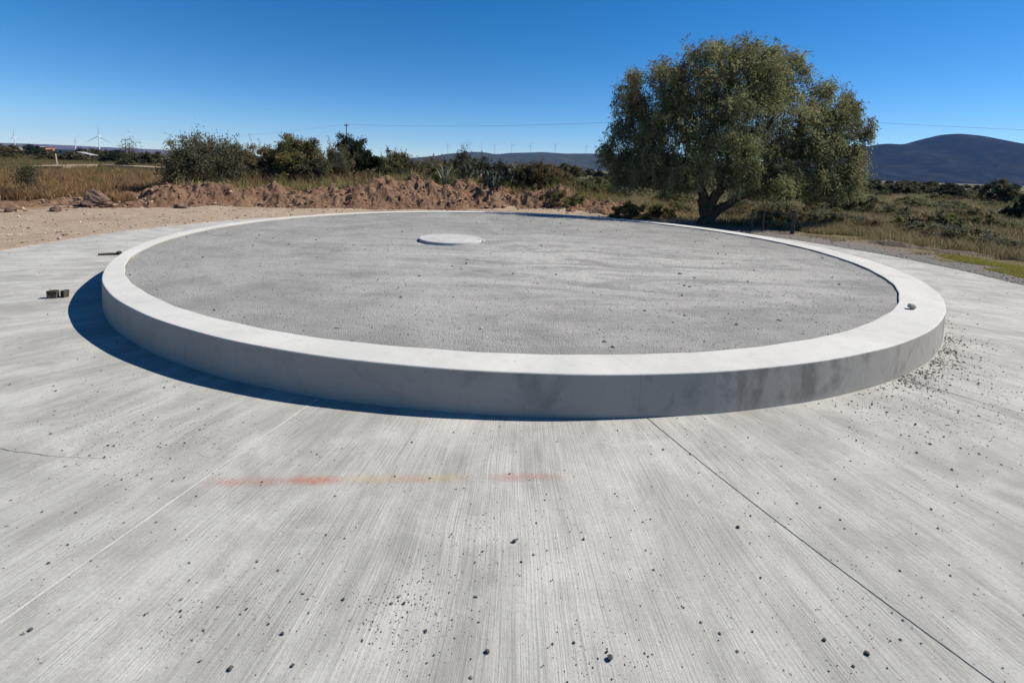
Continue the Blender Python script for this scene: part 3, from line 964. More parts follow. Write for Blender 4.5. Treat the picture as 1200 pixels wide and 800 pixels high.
# -- the shrubs behind the bank, left to right
bush('grey_green_bush', base(246, 210, 31), 'wide dark grey-green bush with wispy top behind the earth bank', 'bush', 101, 2.75, 2.2, 3.35, DARK[1:] + GREYG + OLIVE[:1], n=30000, leaf=(.12, .045), clump=330, wisp=.08, stems=16)
bush('brown_bush', base(296, 210, 32), 'thin brownish bush between the wide grey-green bush and the round tree', 'bush', 102, 1.5, 1.3, 2.4, BROWN + OLIVE, n=9000, leaf=(.12, .04), clump=60, wisp=.1, stems=12)
bush('round_tree', base(347, 210, 33), 'dense round-topped small tree with yellow-green crown on the bank', 'tree', 103, 1.85, 1.7, 3.2, DARK[1:2] + OLIVE + YELL, n=18000, leaf=(.12, .06), clump=180, stems=8)
bush('dark_bush', base(318, 210, 32.2), 'low dark bush at the left foot of the round-topped tree', 'bush', 104, 1.0, .9, 2.2, DARK, n=5000, leaf=(.1, .06), clump=50)
bush('evergreen_tree', base(412, 205, 37), 'tall dark evergreen tree, darkest crown on the left skyline', 'tree', 105, 1.45, 1.4, 3.7, [(.02, .03, .018), (.03, .042, .022), (.025, .03, .02)], n=13000, leaf=(.12, .06), clump=110, stems=6)
bush('dark_bush', base(437, 205, 37.4), 'dark low bush at the right foot of the tall evergreen', 'bush', 106, 1.2, 1.0, 2.3, [(.025, .035, .02), (.04, .05, .028)], n=6000, leaf=(.12, .06), clump=50)
bush('grey_bush', base(395, 210, 34), 'pale grey-green feathery bush in front of the tall evergreen', 'bush', 107, 1.2, 1.0, 2.7, GREYG + OLIVE, n=7000, leaf=(.12, .035), clump=60, wisp=.2, stems=10)
bush('weed_bush', base(328, 220, 30), 'small yellow-green weed at the foot of the round-topped tree', 'bush', 108, .45, .4, 1.2, YELL, n=1500, leaf=(.10, .03), clump=20)
bush('olive_bush', base(472, 205, 36), 'olive bush with twiggy top left of the agave', 'bush', 109, 1.5, 1.2, 2.1, OLIVE + DARK[:2], n=7000, leaf=(.11, .05), clump=60, wisp=.15, stems=10)
bush('olive_bush', base(505, 205, 38), 'bushy olive shrub behind the agave', 'bush', 110, 1.7, 1.4, 2.2, OLIVE + GREYG, n=7000, leaf=(.11, .05), clump=60, wisp=.15, stems=10)
bush('brown_bush', base(628, 215, 33), 'reddish-brown twiggy bush right of the prickly pears', 'bush', 111, 1.5, 1.2, 2.0, BROWN + DARK[:2] + OLIVE[:2], n=7000, leaf=(.11, .05), clump=60, wisp=.12, stems=12)
bush('olive_bush', base(598, 215, 34), 'grey-olive bush directly behind the right prickly pear', 'bush', 112, 1.6, 1.2, 2.1, GREYG + OLIVE, n=7000, leaf=(.11, .05), clump=60, stems=10)
bush('green_bush', base(706, 225, 38), 'rounded light green bush left of the big tree', 'bush', 113, 1.7, 1.3, 1.9, GREEN + OLIVE, n=7000, leaf=(.12, .05), clump=60)
bush('green_bush', base(666, 225, 36), 'low olive-green bush between brown bush and light green bush', 'bush', 114, 1.5, 1.2, 1.3, OLIVE + GREEN, n=5000, leaf=(.12, .05), clump=45)
bush('weed_bush', base(738, 250, 26.2), 'dense dark green weed clump beside the kerb left of the big trunk', 'bush', 115, 1.0, .7, .75, GREEN + YELL, n=5000, leaf=(.10, .04), clump=40)
bush('weed_bush', base(775, 252, 27.5), 'low green weed clump nearest the left of the big trunk', 'bush', 116, .9, .8, .6, GREEN + YELL, n=3500, leaf=(.10, .04), clump=30)
bush('weed_bush', base(655, 232, 29), 'yellow-green weeds on the right end of the earth bank', 'bush', 117, 1.6, .8, .8, YELL + OLIVE, n=4500, leaf=(.12, .03), clump=40, wisp=.3)

for i, (x, Y, rx_b, h_b, pal_, lab) in enumerate([
        (455, 40, 1.3, 2.0, DARK + OLIVE, 'dark olive bush right of the evergreen on the bank skyline'),
        (536, 36, 1.1, 1.9, DARK, 'dark bush behind the left prickly pear'),
        (562, 35, 1.3, 1.8, DARK + GREYG[:1], 'dark bush filling the gap between the prickly pears'),
        (583, 32, .9, 1.5, [(.03, .04, .03), (.045, .05, .04)], 'nearly black bush directly right of the largest prickly pear'),
        (612, 32.5, 1.0, 1.6, DARK + BROWN[:1], 'dark brown-green bush between prickly pears and brown bush'),
        (645, 34, 1.2, 1.4, BROWN + OLIVE, 'dry brown bush right of the reddish twiggy one'),
        (520, 33, 1.2, 1.2, OLIVE + YELL, 'yellowish-olive bush behind the upright agave'),
        (430, 33, 1.0, 1.1, OLIVE + BROWN, 'low dry bush on the bank below the evergreen'),
        (372, 32, 1.0, 1.6, DARK, 'dark bush at the right foot of the round-topped tree'),
        (685, 33, 1.3, 1.1, YELL + OLIVE, 'yellowish weeds bush left of the light green bush'),
        (268, 33, 1.6, 2.9, GREYG + BROWN + OLIVE, 'grey-brown twiggy bush leaning out right of the wide bush')]):
    bush('shrub', base(x, 210, Y), lab, 'bush', 150 + i, rx_b * 1.15, rx_b * .9, h_b * (1.3 if 440 < x < 660 else 1.0), pal_, n=6500, leaf=(.11, .05), clump=55, wisp=.14, stems=9)

# sapling in the dry field
e = empty('sapling', base(33, 236, 24.5)); tag(e, 'small dark sapling with bare stem standing in the dry field', 'tree')
rng = np.random.RandomState(5)
zc0 = 1.25
k = rng.normal(size=(1700, 3)) * np.array([.23, .23, .26]); k[:, 2] += zc0
T = np.array(DARK + [(.07, .09, .04)])[rng.randint(0, 5, 1700)] * rng.uniform(.7, 1.3, (1700, 1))
link('crown', leaves_mesh('crown', k, rng.normal(size=(1700, 3)), .09 * rng.uniform(.6, 1.3, 1700), .045, T, rng), e)
Vt, Ft = tube_arrays([smooth_path([(0, 0, -.1), (.02, .01, .6), (-.02, 0, 1.3)], [.03, .025, .01], 8), smooth_path([(.01, 0, .8), (.12, .05, 1.1), (.2, .08, 1.35)], [.015, .012, .006], 6)], 6)
link('trunk', mesh('trunk', Vt, Ft, M_BARK, True), e)

# -- prickly pears
M_PAD = mat_rock('cactus_pad', (0.03, 0.042, 0.03), (0.06, 0.072, 0.05), 7.0, .3)
M_PADL = mat_rock('pale_cactus_pad', (0.065, 0.08, 0.058), (0.10, 0.115, 0.082), 7.0, .3)
def pad_mesh(mat):
    rows = []
    n = 10
    prof = [(-.02, 0.03, .03), (.10, .075, .045), (.25, .125, .05), (.36, .11, .042), (.43, .05, .02)]
    V = []
    for z, w_, t_ in prof:
        for j in range(n):
            a_ = 2 * math.pi * j / n
            V.append((w_ * math.cos(a_), t_ * .55 * math.sin(a_), z))
    fc = [tuple(f) for f in grid_faces(len(prof), n, True)] + [tuple(range(n))[::-1], tuple(range((len(prof) - 1) * n, len(prof) * n))]
    return mesh('pad', V, fc, mat, True)
PADS = [pad_mesh(M_PAD), pad_mesh(M_PADL)]
def nopal(loc, seed, label, scale=1.0, nb=5, lev=4):
    e = empty('prickly_pear', loc); tag(e, label, 'cactus', 'prickly pears on the bank')
    rnd = random.Random(seed)
    cnt = [0]
    def grow(mtx, l):
        if cnt[0] > 75: return
        o = link('pad', PADS[0 if rnd.random() < .78 else 1], e)
        o.matrix_local = mtx
        cnt[0] += 1
        if l <= 0: return
        for _ in range(rnd.choice((1, 2, 2, 2))):
            s = rnd.uniform(.85, 1.02)
            mm = mtx @ Matrix.Translation((rnd.uniform(-.06, .06), 0, .40)) @ Euler((rnd.uniform(-.3, .3), rnd.uniform(-.75, .75), rnd.uniform(-.9, .9))).to_matrix().to_4x4() @ Matrix.Scale(s, 4)
            grow(mm, l - 1)
    for k in range(nb):
        a_ = rnd.uniform(0, 6.28); q = rnd.uniform(0, .35) * scale
        m0 = Matrix.Translation((q * math.cos(a_) * 1.4, q * math.sin(a_), -.05)) @ Euler((rnd.uniform(-.25, .25), rnd.uniform(-.5, .5), rnd.uniform(0, 3.1))).to_matrix().to_4x4() @ Matrix.Scale(scale * rnd.uniform(.95, 1.2), 4)
        grow(m0, lev)
    return e
def bank_base(x, y, Y):
    p_ = at(x, y, Y)
    k_ = np.argmin((BX - p_.x) ** 2 + (BY - Y) ** 2)
    d2 = ((BX - p_.x) ** 2 + (BY - Y) ** 2).min()
    z = max(ground_z(p_.x, Y), BZ.ravel()[k_] if d2 < .3 else -9)
    return (p_.x, Y, z - .04)
nopal(bank_base(543, 215, 30.5), 1, 'dark prickly pear cactus, left of the pair on the bank', .72, 7, 3)
nopal(bank_base(574, 220, 29.3), 2, 'largest dark prickly pear cactus, right of the pair on the bank', .8, 9, 3)
nopal(bank_base(592, 222, 31.5), 3, 'smaller prickly pear half hidden behind the largest one', .7, 6, 3)
nopal(bank_base(557, 210, 33.0), 4, 'tall prickly pear behind, between the two dark ones', .85, 6, 3)

# -- agave with upright pale leaves
M_AGAVE = mat_rock('agave_leaf', (0.16, 0.18, 0.11), (0.26, 0.28, 0.19), 6.0, .3)
def agave_leaf(L, w_):
    V = []
    for k, t_ in enumerate(np.linspace(0, 1, 7)):
        ww = w_ * (1 - t_) ** .7 * (.55 + .9 * min(t_ * 3, 1)) * .6 + .002
        x_ = .35 * L * t_ ** 2
        V += [(x_ + .25 * ww, -ww, L * t_ * .92), (x_ - .02, 0, L * t_ * .92), (x_ + .25 * ww, ww, L * t_ * .92)]
    fc = []
    for k in range(6):
        fc += [(3 * k, 3 * k + 1, 3 * k + 4, 3 * k + 3), (3 * k + 1, 3 * k + 2, 3 * k + 5, 3 * k + 4)]
    return mesh('leaf', V, fc, M_AGAVE)
AL = agave_leaf(1.1, .09)
for (x, y, Y, nl, sc_, lab) in [(520, 218, 29.5, 15, 1.25, 'upright pale green agave on the bank left of the prickly pears'),
                                (486, 200, 34.0, 12, 1.2, 'grey-green agave standing on the skyline of the bank')]:
    e = empty('agave', bank_base(x, y, Y)); tag(e, lab, 'agave')
    rnd = random.Random(int(x))
    for k in range(nl):
        o = link('leaf', AL, e)
        o.rotation_euler = (rnd.uniform(-.15, .15), rnd.uniform(-.2, .35), k * 2.4)
        o.scale = (sc_ * rnd.uniform(.7, 1.1),) * 3

# ------------------------------------------------------------------ the big tree
TB = gp(829, 263)
TYD = TB.y
tree = empty('pepper_tree', (TB.x, TB.y, ground_z(TB.x, TB.y) - .05))
tag(tree, 'large spreading tree with drooping feathery olive foliage beside the roundabout', 'tree')
T0 = Vector(tree.location)
def tp(x, y, dy=0.0):
    return at(x, y, TYD + dy) - T0
rng = np.random.RandomState(8)
limbs = [([(828, 268, 0), (828, 252, 0), (825, 238, 0), (822, 222, .1), (816, 195, .4), (803, 160, .6), (792, 122, .5)], [.52, .32, .27, .21, .15, .10, .04]),
         ([(828, 250, 0), (836, 234, -.1), (848, 216, -.4), (868, 192, -.8), (892, 162, -1.0), (908, 130, -1.2), (915, 95, -1.0)], [.31, .24, .19, .15, .11, .07, .03]),
         ([(830, 254, 0), (846, 243, -.2), (868, 231, -.5), (900, 216, -.8), (935, 195, -.9), (968, 168, -.6), (985, 135, -.2)], [.27, .20, .165, .13, .10, .07, .03]),
         ([(823, 226, 0), (808, 205, -.6), (784, 185, -1.1), (758, 168, -1.3), (735, 160, -1.2)], [.2, .14, .10, .07, .03]),
         ([(816, 200, .3), (826, 170, 1.0), (846, 135, 1.4), (858, 100, 1.3), (862, 65, 1.0)], [.2, .16, .12, .08, .03]),
         ([(848, 216, -.4), (880, 206, 1.0), (920, 190, 2.0), (960, 180, 2.4)], [.2, .14, .1, .03]),
         ([(868, 192, -.8), (862, 160, -1.8), (850, 125, -2.2), (838, 90, -2.0)], [.15, .11, .08, .03]),
         ([(822, 222, 0), (800, 200, 1.2), (770, 180, 2.2), (748, 165, 2.6)], [.2, .14, .1, .03])]
paths = []
nodes = []
for pts, rads in limbs:
    P_, r_ = smooth_path([tp(*q) for q in pts], rads, 26, .03, rng)
    P_[0, 2] -= .1
    paths.append((P_, r_)); nodes += list(zip(P_[8:], r_[8:]))
# lobes of the crown: (x, y, rx, ry, depth, depth radius, weight, brown)
lobes = [(946, 158, 22, 30, -.3, 1.8, .3, .03), (862, 82, 58, 34, 0.3, 2.4, 1.0, .05), (812, 96, 44, 36, 0.2, 2.4, .95, .2), (774, 116, 36, 34, 0.2, 2.0, .8, .35), (838, 72, 28, 20, .2, 1.8, .4, .1), (884, 70, 30, 20, 0, 1.8, .4, .05), (850, 110, 50, 34, -.8, 2.0, .6, .03), (738, 140, 20, 34, 0, 1.5, .5, .3), (744, 108, 22, 20, 0, 1.3, .38, .45),
         (902, 86, 32, 30, -.3, 2.0, .7, .03), (929, 92, 19, 24, 0, 1.3, .38, .1), (977, 118, 22, 26, 0, 1.3, .5, .05), (996, 140, 14, 24, 0, 1.0, .28, .2), (1013, 148, 8, 9, 0, .5, .09, .6),
         (962, 150, 38, 34, 0, 2.2, .8, .03), (915, 140, 52, 38, -.4, 2.8, 1.0, .03), (860, 135, 55, 40, -.2, 3.0, 1.05, .03), (800, 150, 44, 34, -.2, 2.8, .85, .1),
         (755, 172, 34, 32, 0, 2.0, .8, .2), (722, 168, 15, 20, 0, 1.0, .25, .25), (758, 194, 28, 22, .2, 1.8, .55, .1), (795, 198, 30, 22, 1.0, 1.8, .5, .05),
         (845, 185, 44, 28, .8, 2.4, .6, .03), (890, 185, 46, 28, .6, 2.4, .7, .03), (940, 188, 46, 30, .2, 2.2, .9, .03), (985, 185, 26, 36, 0, 1.5, .65, .12),
         (955, 216, 40, 16, .2, 1.8, .55, .03), (990, 216, 14, 20, 0, .9, .28, .08), (1008, 186, 10, 12, .2, .5, .10, .85), (915, 215, 34, 14, 1.4, 1.4, .35, .03), (735, 200, 12, 18, .2, .8, .18, .1), (872, 206, 32, 14, -1.6, 1.2, .35, .03), (905, 200, 34, 16, -1.8, 1.2, .4, .03), (800, 205, 26, 14, -1.0, 1.2, .3, .05), (860, 170, 40, 20, -2.2, 1.0, .45, .03)]
PL, DL, TL, LL = [], [], [], []
pal = np.array([(.195, .205, .088), (.24, .238, .105), (.15, .155, .08), (.275, .27, .12), (.18, .178, .10)])
pal_b = np.array([(.14, .085, .05), (.11, .075, .045), (.16, .10, .06)])
for (x, y, rx, ry, dd, dr, wt, br) in lobes:
    ns = int(500 * wt)
    d = rng.normal(size=(ns, 3)); d /= np.linalg.norm(d, axis=1, keepdims=True)
    q = rng.uniform(.25, 1.0, ns) ** .45
    # gather the strands into clumps
    ncl = max(6, int(22 * wt)); cd = rng.normal(size=(ncl, 3)); cd /= np.linalg.norm(cd, axis=1, keepdims=True)
    idx = rng.randint(0, ncl, ns)
    cc_ = cd[idx] * (rng.uniform(.55, 1.02, ncl)[idx])[:, None] + rng.normal(size=(ns, 3)) * .19
    use = rng.rand(ns) < .88
    loc = np.where(use[:, None], cc_, d * q[:, None])
    tone = rng.uniform(.7, 1.3, ncl)
    isb = rng.rand(ns) < br * (loc[:, 2] > -.2)
    for k in range(ns):
        p0 = np.array(tp(x + loc[k, 0] * rx, y - loc[k, 2] * ry, dd + loc[k, 1] * dr))
        hang = rng.uniform(.35, 1.05) * (1.0 if loc[k, 2] < 0 else .5)
        hang = min(hang, max(.2, p0[2] - 1.25 - .5 * rng.rand()))
        outw = np.array([loc[k, 0], loc[k, 1], 0]) * .25 + rng.normal(size=3) * .10
        nl = int(14 + hang * 22)
        tt = rng.rand(nl)
        up = .22 * (loc[k, 2] > .1)
        seg = p0[None] + np.stack([outw[0] * tt, outw[1] * tt, up * np.sin(tt * 3.1) - hang * tt ** 1.25], -1) + rng.normal(size=(nl, 3)) * .07
        seg[:, 2] = np.maximum(seg[:, 2], .75 + .25 * rng.rand(nl))
        PL.append(seg)
        DL.append(rng.normal(size=(nl, 3)) * .75 + np.array([outw[0], outw[1], -.75 if loc[k, 2] < .4 else -.2]))
        cpal = pal_b if isb[k] else pal
        col = cpal[rng.randint(len(cpal))] * rng.uniform(.75, 1.25) * tone[idx[k]]
        TL.append(np.repeat(col[None], nl, 0) * rng.uniform(.8, 1.2, (nl, 1)))
        LL.append(np.full(nl, .135) * rng.uniform(.6, 1.3, nl))
    # a branch into the lobe
    for _ in range(max(2, int(4 * wt))):
        tgt = np.array(tp(x + rng.normal() * rx * .4, y + rng.normal() * ry * .4, dd + rng.normal() * dr * .4))
        j = np.argmin([np.linalg.norm(nd[0] - tgt) + (2.0 if nd[0][2] > tgt[2] + .3 else 0) for nd in nodes])
        s0, r0 = nodes[j]
        mid = (s0 + tgt) / 2 + rng.normal(size=3) * .15 + np.array([0, 0, .1])
        rb = min(r0 * .6, .06)
        paths.append(smooth_path([s0, mid, tgt], [rb, rb * .6, .012], 10, .02, rng))
PL, DL, TL, LL = np.concatenate(PL), np.concatenate(DL), np.concatenate(TL), np.concatenate(LL)
link('crown', leaves_mesh('crown', PL, DL, LL, LL * .34, TL, rng), tree)
Vt, Ft = tube_arrays(paths, 9)
link('trunk', mesh('trunk', Vt, Ft, M_BARK, True), tree)

# ------------------------------------------------------------------ grass and scrub
def blades(name, XY, hgt, wd, T, rng, lean=.35, label=None, cat='grass', zoff=-.03, zf=None):
    n = len(XY)
    z = (terr(XY[:, 0], XY[:, 1]) if zf is None else zf) + zoff
    B = np.stack([XY[:, 0], XY[:, 1], z], -1)
    a = rng.rand(n) * 6.283
    s = np.stack([np.cos(a), np.sin(a), 0 * a], -1) * wd[:, None] * .5
    ln = rng.normal(size=(n, 2)) * lean * hgt[:, None]
    tip = B + np.stack([ln[:, 0], ln[:, 1], hgt], -1)
    mid = B + np.stack([ln[:, 0] * .3, ln[:, 1] * .3, hgt * .55], -1)
    V = np.stack([B - s, B + s, mid + s * .8, mid - s * .8, tip], 1).reshape(-1, 3)
    k = (np.arange(n) * 5)[:, None]
    me = mesh(name, V, [k + np.array([[0, 1, 2, 3]]), k + np.array([[3, 2, 4]])], M_GRASS, False, np.repeat(T, 5, 0))
    return tag(link(name, me), label, cat, kind='stuff')

rng = np.random.RandomState(77)
def scatter(n, x0, x1, Y0, Y1, pw=1.0):
    """points spread over a wedge of ground between two sight lines"""
    Y = Y0 + (Y1 - Y0) * rng.rand(n) ** pw
    x = rng.uniform(x0, x1, n)
    a = np.array([ray(v, 215)[0] / ray(v, 215)[1] for v in np.linspace(x0, x1, 60)])
    X = np.interp(x, np.linspace(x0, x1, 60), a) * Y
    return np.stack([X, Y], -1)
def tuft(XY, spread, per):
    n = len(XY)
    return (XY[:, None] + rng.normal(size=(n, per, 2)) * spread).reshape(-1, 2)
DRY = np.array([(.235, .145, .07), (.185, .11, .055), (.27, .185, .10), (.15, .10, .055), (.22, .12, .058)])
MIXD = np.array([(.29, .235, .125), (.24, .205, .10), (.26, .19, .11), (.18, .165, .078), (.35, .285, .175), (.18, .18, .082)])
GRN = np.array([(.26, .27, .05), (.33, .31, .06), (.2, .23, .045), (.36, .31, .09)])
# dry field on the left
XY = tuft(scatter(10500, -160, 300, 23.8, 115, 1.9), .16, 12)
d2 = np.array([((fx - a_) ** 2 + (fy - b_) ** 2).argmin() for a_, b_ in XY[::12]]).repeat(12)
beyond = (XY[:, 0] - fx[d2]) * nx[d2] + (XY[:, 1] - fy[d2]) * ny[d2]
XY = XY[beyond > 1.2 + 4.5 * (hh[d2] > .5)]
patch = vnoise(XY[:, 0] * .25, XY[:, 1] * .25, 5)
keep = (patch > .22) | (rng.rand(len(XY)) < .3)
XY = XY[keep]; patch = patch[keep]
hg = rng.uniform(.35, .85, len(XY)) * (.55 + .7 * patch)
grn = vnoise(XY[:, 0] * .2 + 9, XY[:, 1] * .2, 8) + .012 * (-XY[:, 0] - 25) > .82
T = np.where(grn[:, None], np.array([[.13, .115, .05]]), DRY[rng.randint(0, 5, len(XY))]) * rng.uniform(.7, 1.3, (len(XY), 1))
blades('dry_grass', XY, hg, rng.uniform(.015, .035, len(XY)), T, rng, .3, 'tall golden-brown dry grass filling the field at left')
# grass on and behind the bank
XY = tuft(scatter(4200, 180, 720, 26.5, 48, 1.3), .16, 12)
d2 = np.array([((fx - a_) ** 2 + (fy - b_) ** 2).argmin() for a_, b_ in XY[::12]]).repeat(12)
beyond = (XY[:, 0] - fx[d2]) * nx[d2] + (XY[:, 1] - fy[d2]) * ny[d2]
XY = XY[beyond > 5.2]
kz = terr(XY[:, 0], XY[:, 1])
hg = rng.uniform(.25, .75, len(XY))
BKG = np.vstack([DRY, MIXD[[0, 2, 3]]])
T = BKG[rng.randint(0, 8, len(XY))] * rng.uniform(.75, 1.3, (len(XY), 1))
blades('bank_grass', XY, hg + .12, rng.uniform(.015, .03, len(XY)), T, rng, .3, 'mixed dry and olive grass growing on top of the earth bank', zf=kz + .1)
# tufts on the crest of the bank itself
ci = rng.randint(230, 610, 900); cj = rng.randint(42, 88, 900)
XY = tuft(np.stack([BX[ci, cj], BY[ci, cj]], -1), .12, 14)
zz = np.repeat(BZ[ci, cj], 14) - .05
hg = rng.uniform(.2, .65, len(XY))
tsel = rng.rand(900) < .35
T = np.where(np.repeat(tsel, 14)[:, None], np.array([[.2, .2, .06]]), MIXD[rng.randint(0, 6, len(XY))]) * rng.uniform(.7, 1.3, (len(XY), 1))
blades('crest_tufts', XY, hg, rng.uniform(.012, .028, len(XY)), T, rng, .35, 'tufts of weeds along the crest of the earth bank', zf=zz)
# scrub field on the right
XY = tuft(scatter(11000, 640, 1300, 22, 100, 1.9), .18, 12)
d2 = np.array([((fx - a_) ** 2 + (fy - b_) ** 2).argmin() for a_, b_ in XY[::12]]).repeat(12)
beyond = (XY[:, 0] - fx[d2]) * nx[d2] + (XY[:, 1] - fy[d2]) * ny[d2]
XY = XY[(beyond > 5.0) | (d2 > 615)]
r_ = np.hypot(XY[:, 0] - CX, XY[:, 1] - CY)
keep = r_ > 15.6 + fbm(XY[:, 0] * .5, XY[:, 1] * .5, 2, 6) * 1.0
XY = XY[keep]
pn = vnoise(XY[:, 0] * .3, XY[:, 1] * .3, 12)
hg = rng.uniform(.2, .6, len(XY)) * (.5 + pn)
T = MIXD[np.clip((pn * 6 + rng.normal(size=len(XY)) * 1.1).astype(int), 0, 5)] * rng.uniform(.7, 1.3, (len(XY), 1))
blades('scrub_grass', XY, hg, rng.uniform(.015, .035, len(XY)), T, rng, .4, 'olive and straw-coloured rough grass on the field at right')
XY = tuft(scatter(3600, 860, 1320, 13.5, 25, 1.0), .14, 12)
r_ = np.hypot(XY[:, 0] - CX, XY[:, 1] - CY)
keep = (r_ > 16.2 + fbm(XY[:, 0] * .5, XY[:, 1] * .5, 2, 6) * 1.0) | ((r_ > 13.6) & (XY[:, 1] > 16.5) & (vnoise(XY[:, 0] * .8, XY[:, 1] * .8, 3) > .7))
XY = XY[keep]
T = MIXD[rng.randint(0, 6, len(XY))] * rng.uniform(.7, 1.3, (len(XY), 1))
blades('scrub_grass', XY, rng.uniform(.15, .5, len(XY)) * np.where(np.hypot(XY[:, 0] - CX, XY[:, 1] - CY) < 15.8, .35, 1.0), rng.uniform(.01, .025, len(XY)), T, rng, .4, 'rough grass nearest the road on the right')
# bright short grass strip
q = []
while len(q) < 3600:
    p_ = gp(rng.uniform(1085, 1290), rng.uniform(300, 335))
    x_, y_ = p_.x, p_.y
    r_ = math.hypot(x_ - CX, y_ - CY)
    if 13.2 < r_ < 15.2 and y_ < 16.6 and y_ > 8 and float(vnoise(x_ * 1.1, y_ * 1.1, 91)) > .14 + .14 * abs(r_ - 14.2): q.append((x_, y_))
XY = tuft(np.array(q), .06, 10)
T = GRN[rng.randint(0, 4, len(XY))] * rng.uniform(.7, 1.25, (len(XY), 1))
blades('verge_grass', XY, rng.uniform(.03, .11, len(XY)), rng.uniform(.006, .012, len(XY)), T, rng, .5, 'strip of short bright yellow-green grass beside the road at right')

# low scrub bushes on the right field: a few prototypes, copied
protos = []
for i, (pal_, lf) in enumerate([(GREYG + OLIVE, (.10, .045)), (OLIVE + GREEN, (.10, .05)), (DARK + OLIVE[:2], (.09, .05)), (BROWN + OLIVE, (.10, .035))]):
    protos.append(bush_meshes(300 + i, 1.0, .9, .85, pal_, n=2600, leaf=lf, clump=40, wisp=.1))
def scrub(loc, kind, s, hs, label, group, rz):
    e = empty('scrub_bush', loc, rz); tag(e, label, 'bush', group)
    fo, stm = protos[kind]
    for nm, me in (('foliage', fo), ('stem', stm)):
        o = link(nm, me, e)
    e.scale = (s, s, s * hs)
    return e
rnd = random.Random(44)
KN = ['grey-green', 'olive-green', 'dark green', 'brownish']
def zone(x):
    return 'below the big crown' if x < 950 else 'just right of the big crown' if x < 1040 else 'below the hilltop' if x < 1150 else 'towards the right edge'
named = [(1000, 240, 36, 2, 1.9, .9, 'dark rounded bush under the right edge of the big tree'),
         (968, 238, 37, 1, 1.7, .9, 'olive-green rounded bush below the right part of the big crown'),
         (1052, 252, 31, 2, 1.1, .9, 'dark green bush in the middle of the right-hand field'),
         (1046, 250, 32.5, 2, 1.0, 1.0, 'dark low bush touching the one in mid field, on its left'),
         (1092, 268, 24, 1, 1.5, .8, 'broad olive-green bush in the near middle of the right-hand field'),
         (1078, 272, 22.5, 0, 1.0, .8, 'grey bush at the left of the broad olive-green one'),
         (1130, 280, 20.5, 0, 1.2, .8, 'grey-green bush just behind the dark earth ridge'),
         (1162, 266, 24, 1, 1.4, .75, 'olive bush near the right edge above the dark earth ridge'),
         (898, 252, 28, 2, .8, 1.3, 'dark upright bush behind the fence posts'),
         (916, 246, 31, 0, 1.2, .9, 'grey-green bush between the fence posts and the right crown'),
         (948, 258, 27, 3, 1.2, .7, 'brownish bush right of the last fence post'),
         (985, 262, 25, 0, 1.2, .7, 'grey-green low bush beyond the pale ring wall, mid right'),
         (1020, 268, 23.5, 3, 1.0, .8, 'brownish low bush left of the grey bush in the near field'),
         (860, 245, 33, 3, 1.3, .8, 'brownish bush behind the big trunk on its right'),
         (1140, 250, 33, 2, 1.3, .8, 'dark bush in the right field below the tree line'),
         (1176, 292, 18.6, 0, .8, .8, 'small grey-green bush nearest the right edge of the picture'),
         (790, 238, 38, 1, 1.6, .8, 'olive-green bush seen left of the big trunk under the crown')]
for i, (x, y, Y, kd, s, hs_, lab) in enumerate(named):
    scrub(base(x, y, Y), kd, s, hs_, lab, None, i * .9)
for i in range(120):
    x = rnd.uniform(860, 1260); Y = 26 + 84 * rnd.random() ** 1.3
    kd = rnd.choice((0, 0, 1, 1, 2, 3))
    scrub(base(x, 240, Y), kd, rnd.uniform(.5, 1.1) * (1 + Y / 130), rnd.uniform(.6, .9), '%s scrub bush, %s of the right field, %s' % (KN[kd], ('near part', 'middle', 'far part')[min(2, int((Y - 26) / 20))], zone(x)), 'small scrub bushes on the right-hand field', rnd.uniform(0, 6))
for i in range(22):
    x = rnd.uniform(640, 830); Y = rnd.uniform(30, 75)
    kd = rnd.choice((0, 1, 1, 3))
    scrub(base(x, 240, Y), kd, rnd.uniform(.6, 1.3), rnd.uniform(.6, .9), '%s scrub bush left of the big tree, %s, %s' % (KN[kd], 'near' if Y < 45 else 'middle distance' if Y < 60 else 'far', 'under the brown bush' if x < 690 else 'by the light green bush' if x < 740 else 'under the crown'), 'small %s scrub bushes left of the big tree' % KN[kd], rnd.uniform(0, 6))

# dark tree line across the valley edge, right; bushes beyond the field, left
tl = [bush_meshes(400 + i, 2.6, 2.2, 3.4, p_, n=3200, leaf=(.34, .2), clump=60, stems=4) for i, p_ in enumerate([DARK, [(.03, .04, .025), (.045, .055, .035)], DARK + OLIVE[:1], OLIVE + YELL[1:3]])]
def far_tree(loc, k, s, hs_, label, group, rz):
    e = empty('distant_tree', loc, rz); tag(e, label, 'tree', group)
    for nm, me in zip(('crown', 'trunk'), tl[k]): link(nm, me, e)
    e.scale = (s, s, s * hs_)
ORD = '1st 2nd 3rd'.split() + ['%dth' % k for k in range(4, 40)]
NEAR_X = sorted(rnd.uniform(985, 1120) for _ in range(26)); FAR_X = sorted(rnd.uniform(960, 1290) for _ in range(38))
for i in range(64):
    x, Y = (NEAR_X[i], rnd.uniform(78, 140)) if i < 26 else (FAR_X[i - 26], rnd.uniform(150, 420))
    far_tree(base(x, 225, Y), rnd.randrange(3), rnd.uniform(.4, .8) * (1 + Y / 420), rnd.uniform(.5, .8), 'dark tree, %s from the left in the %s tree belt below the blue hill' % (ORD[i if i < 26 else i - 26], 'near' if i < 26 else 'far'), 'trees in the dark belt below the hill', rnd.uniform(0, 6))
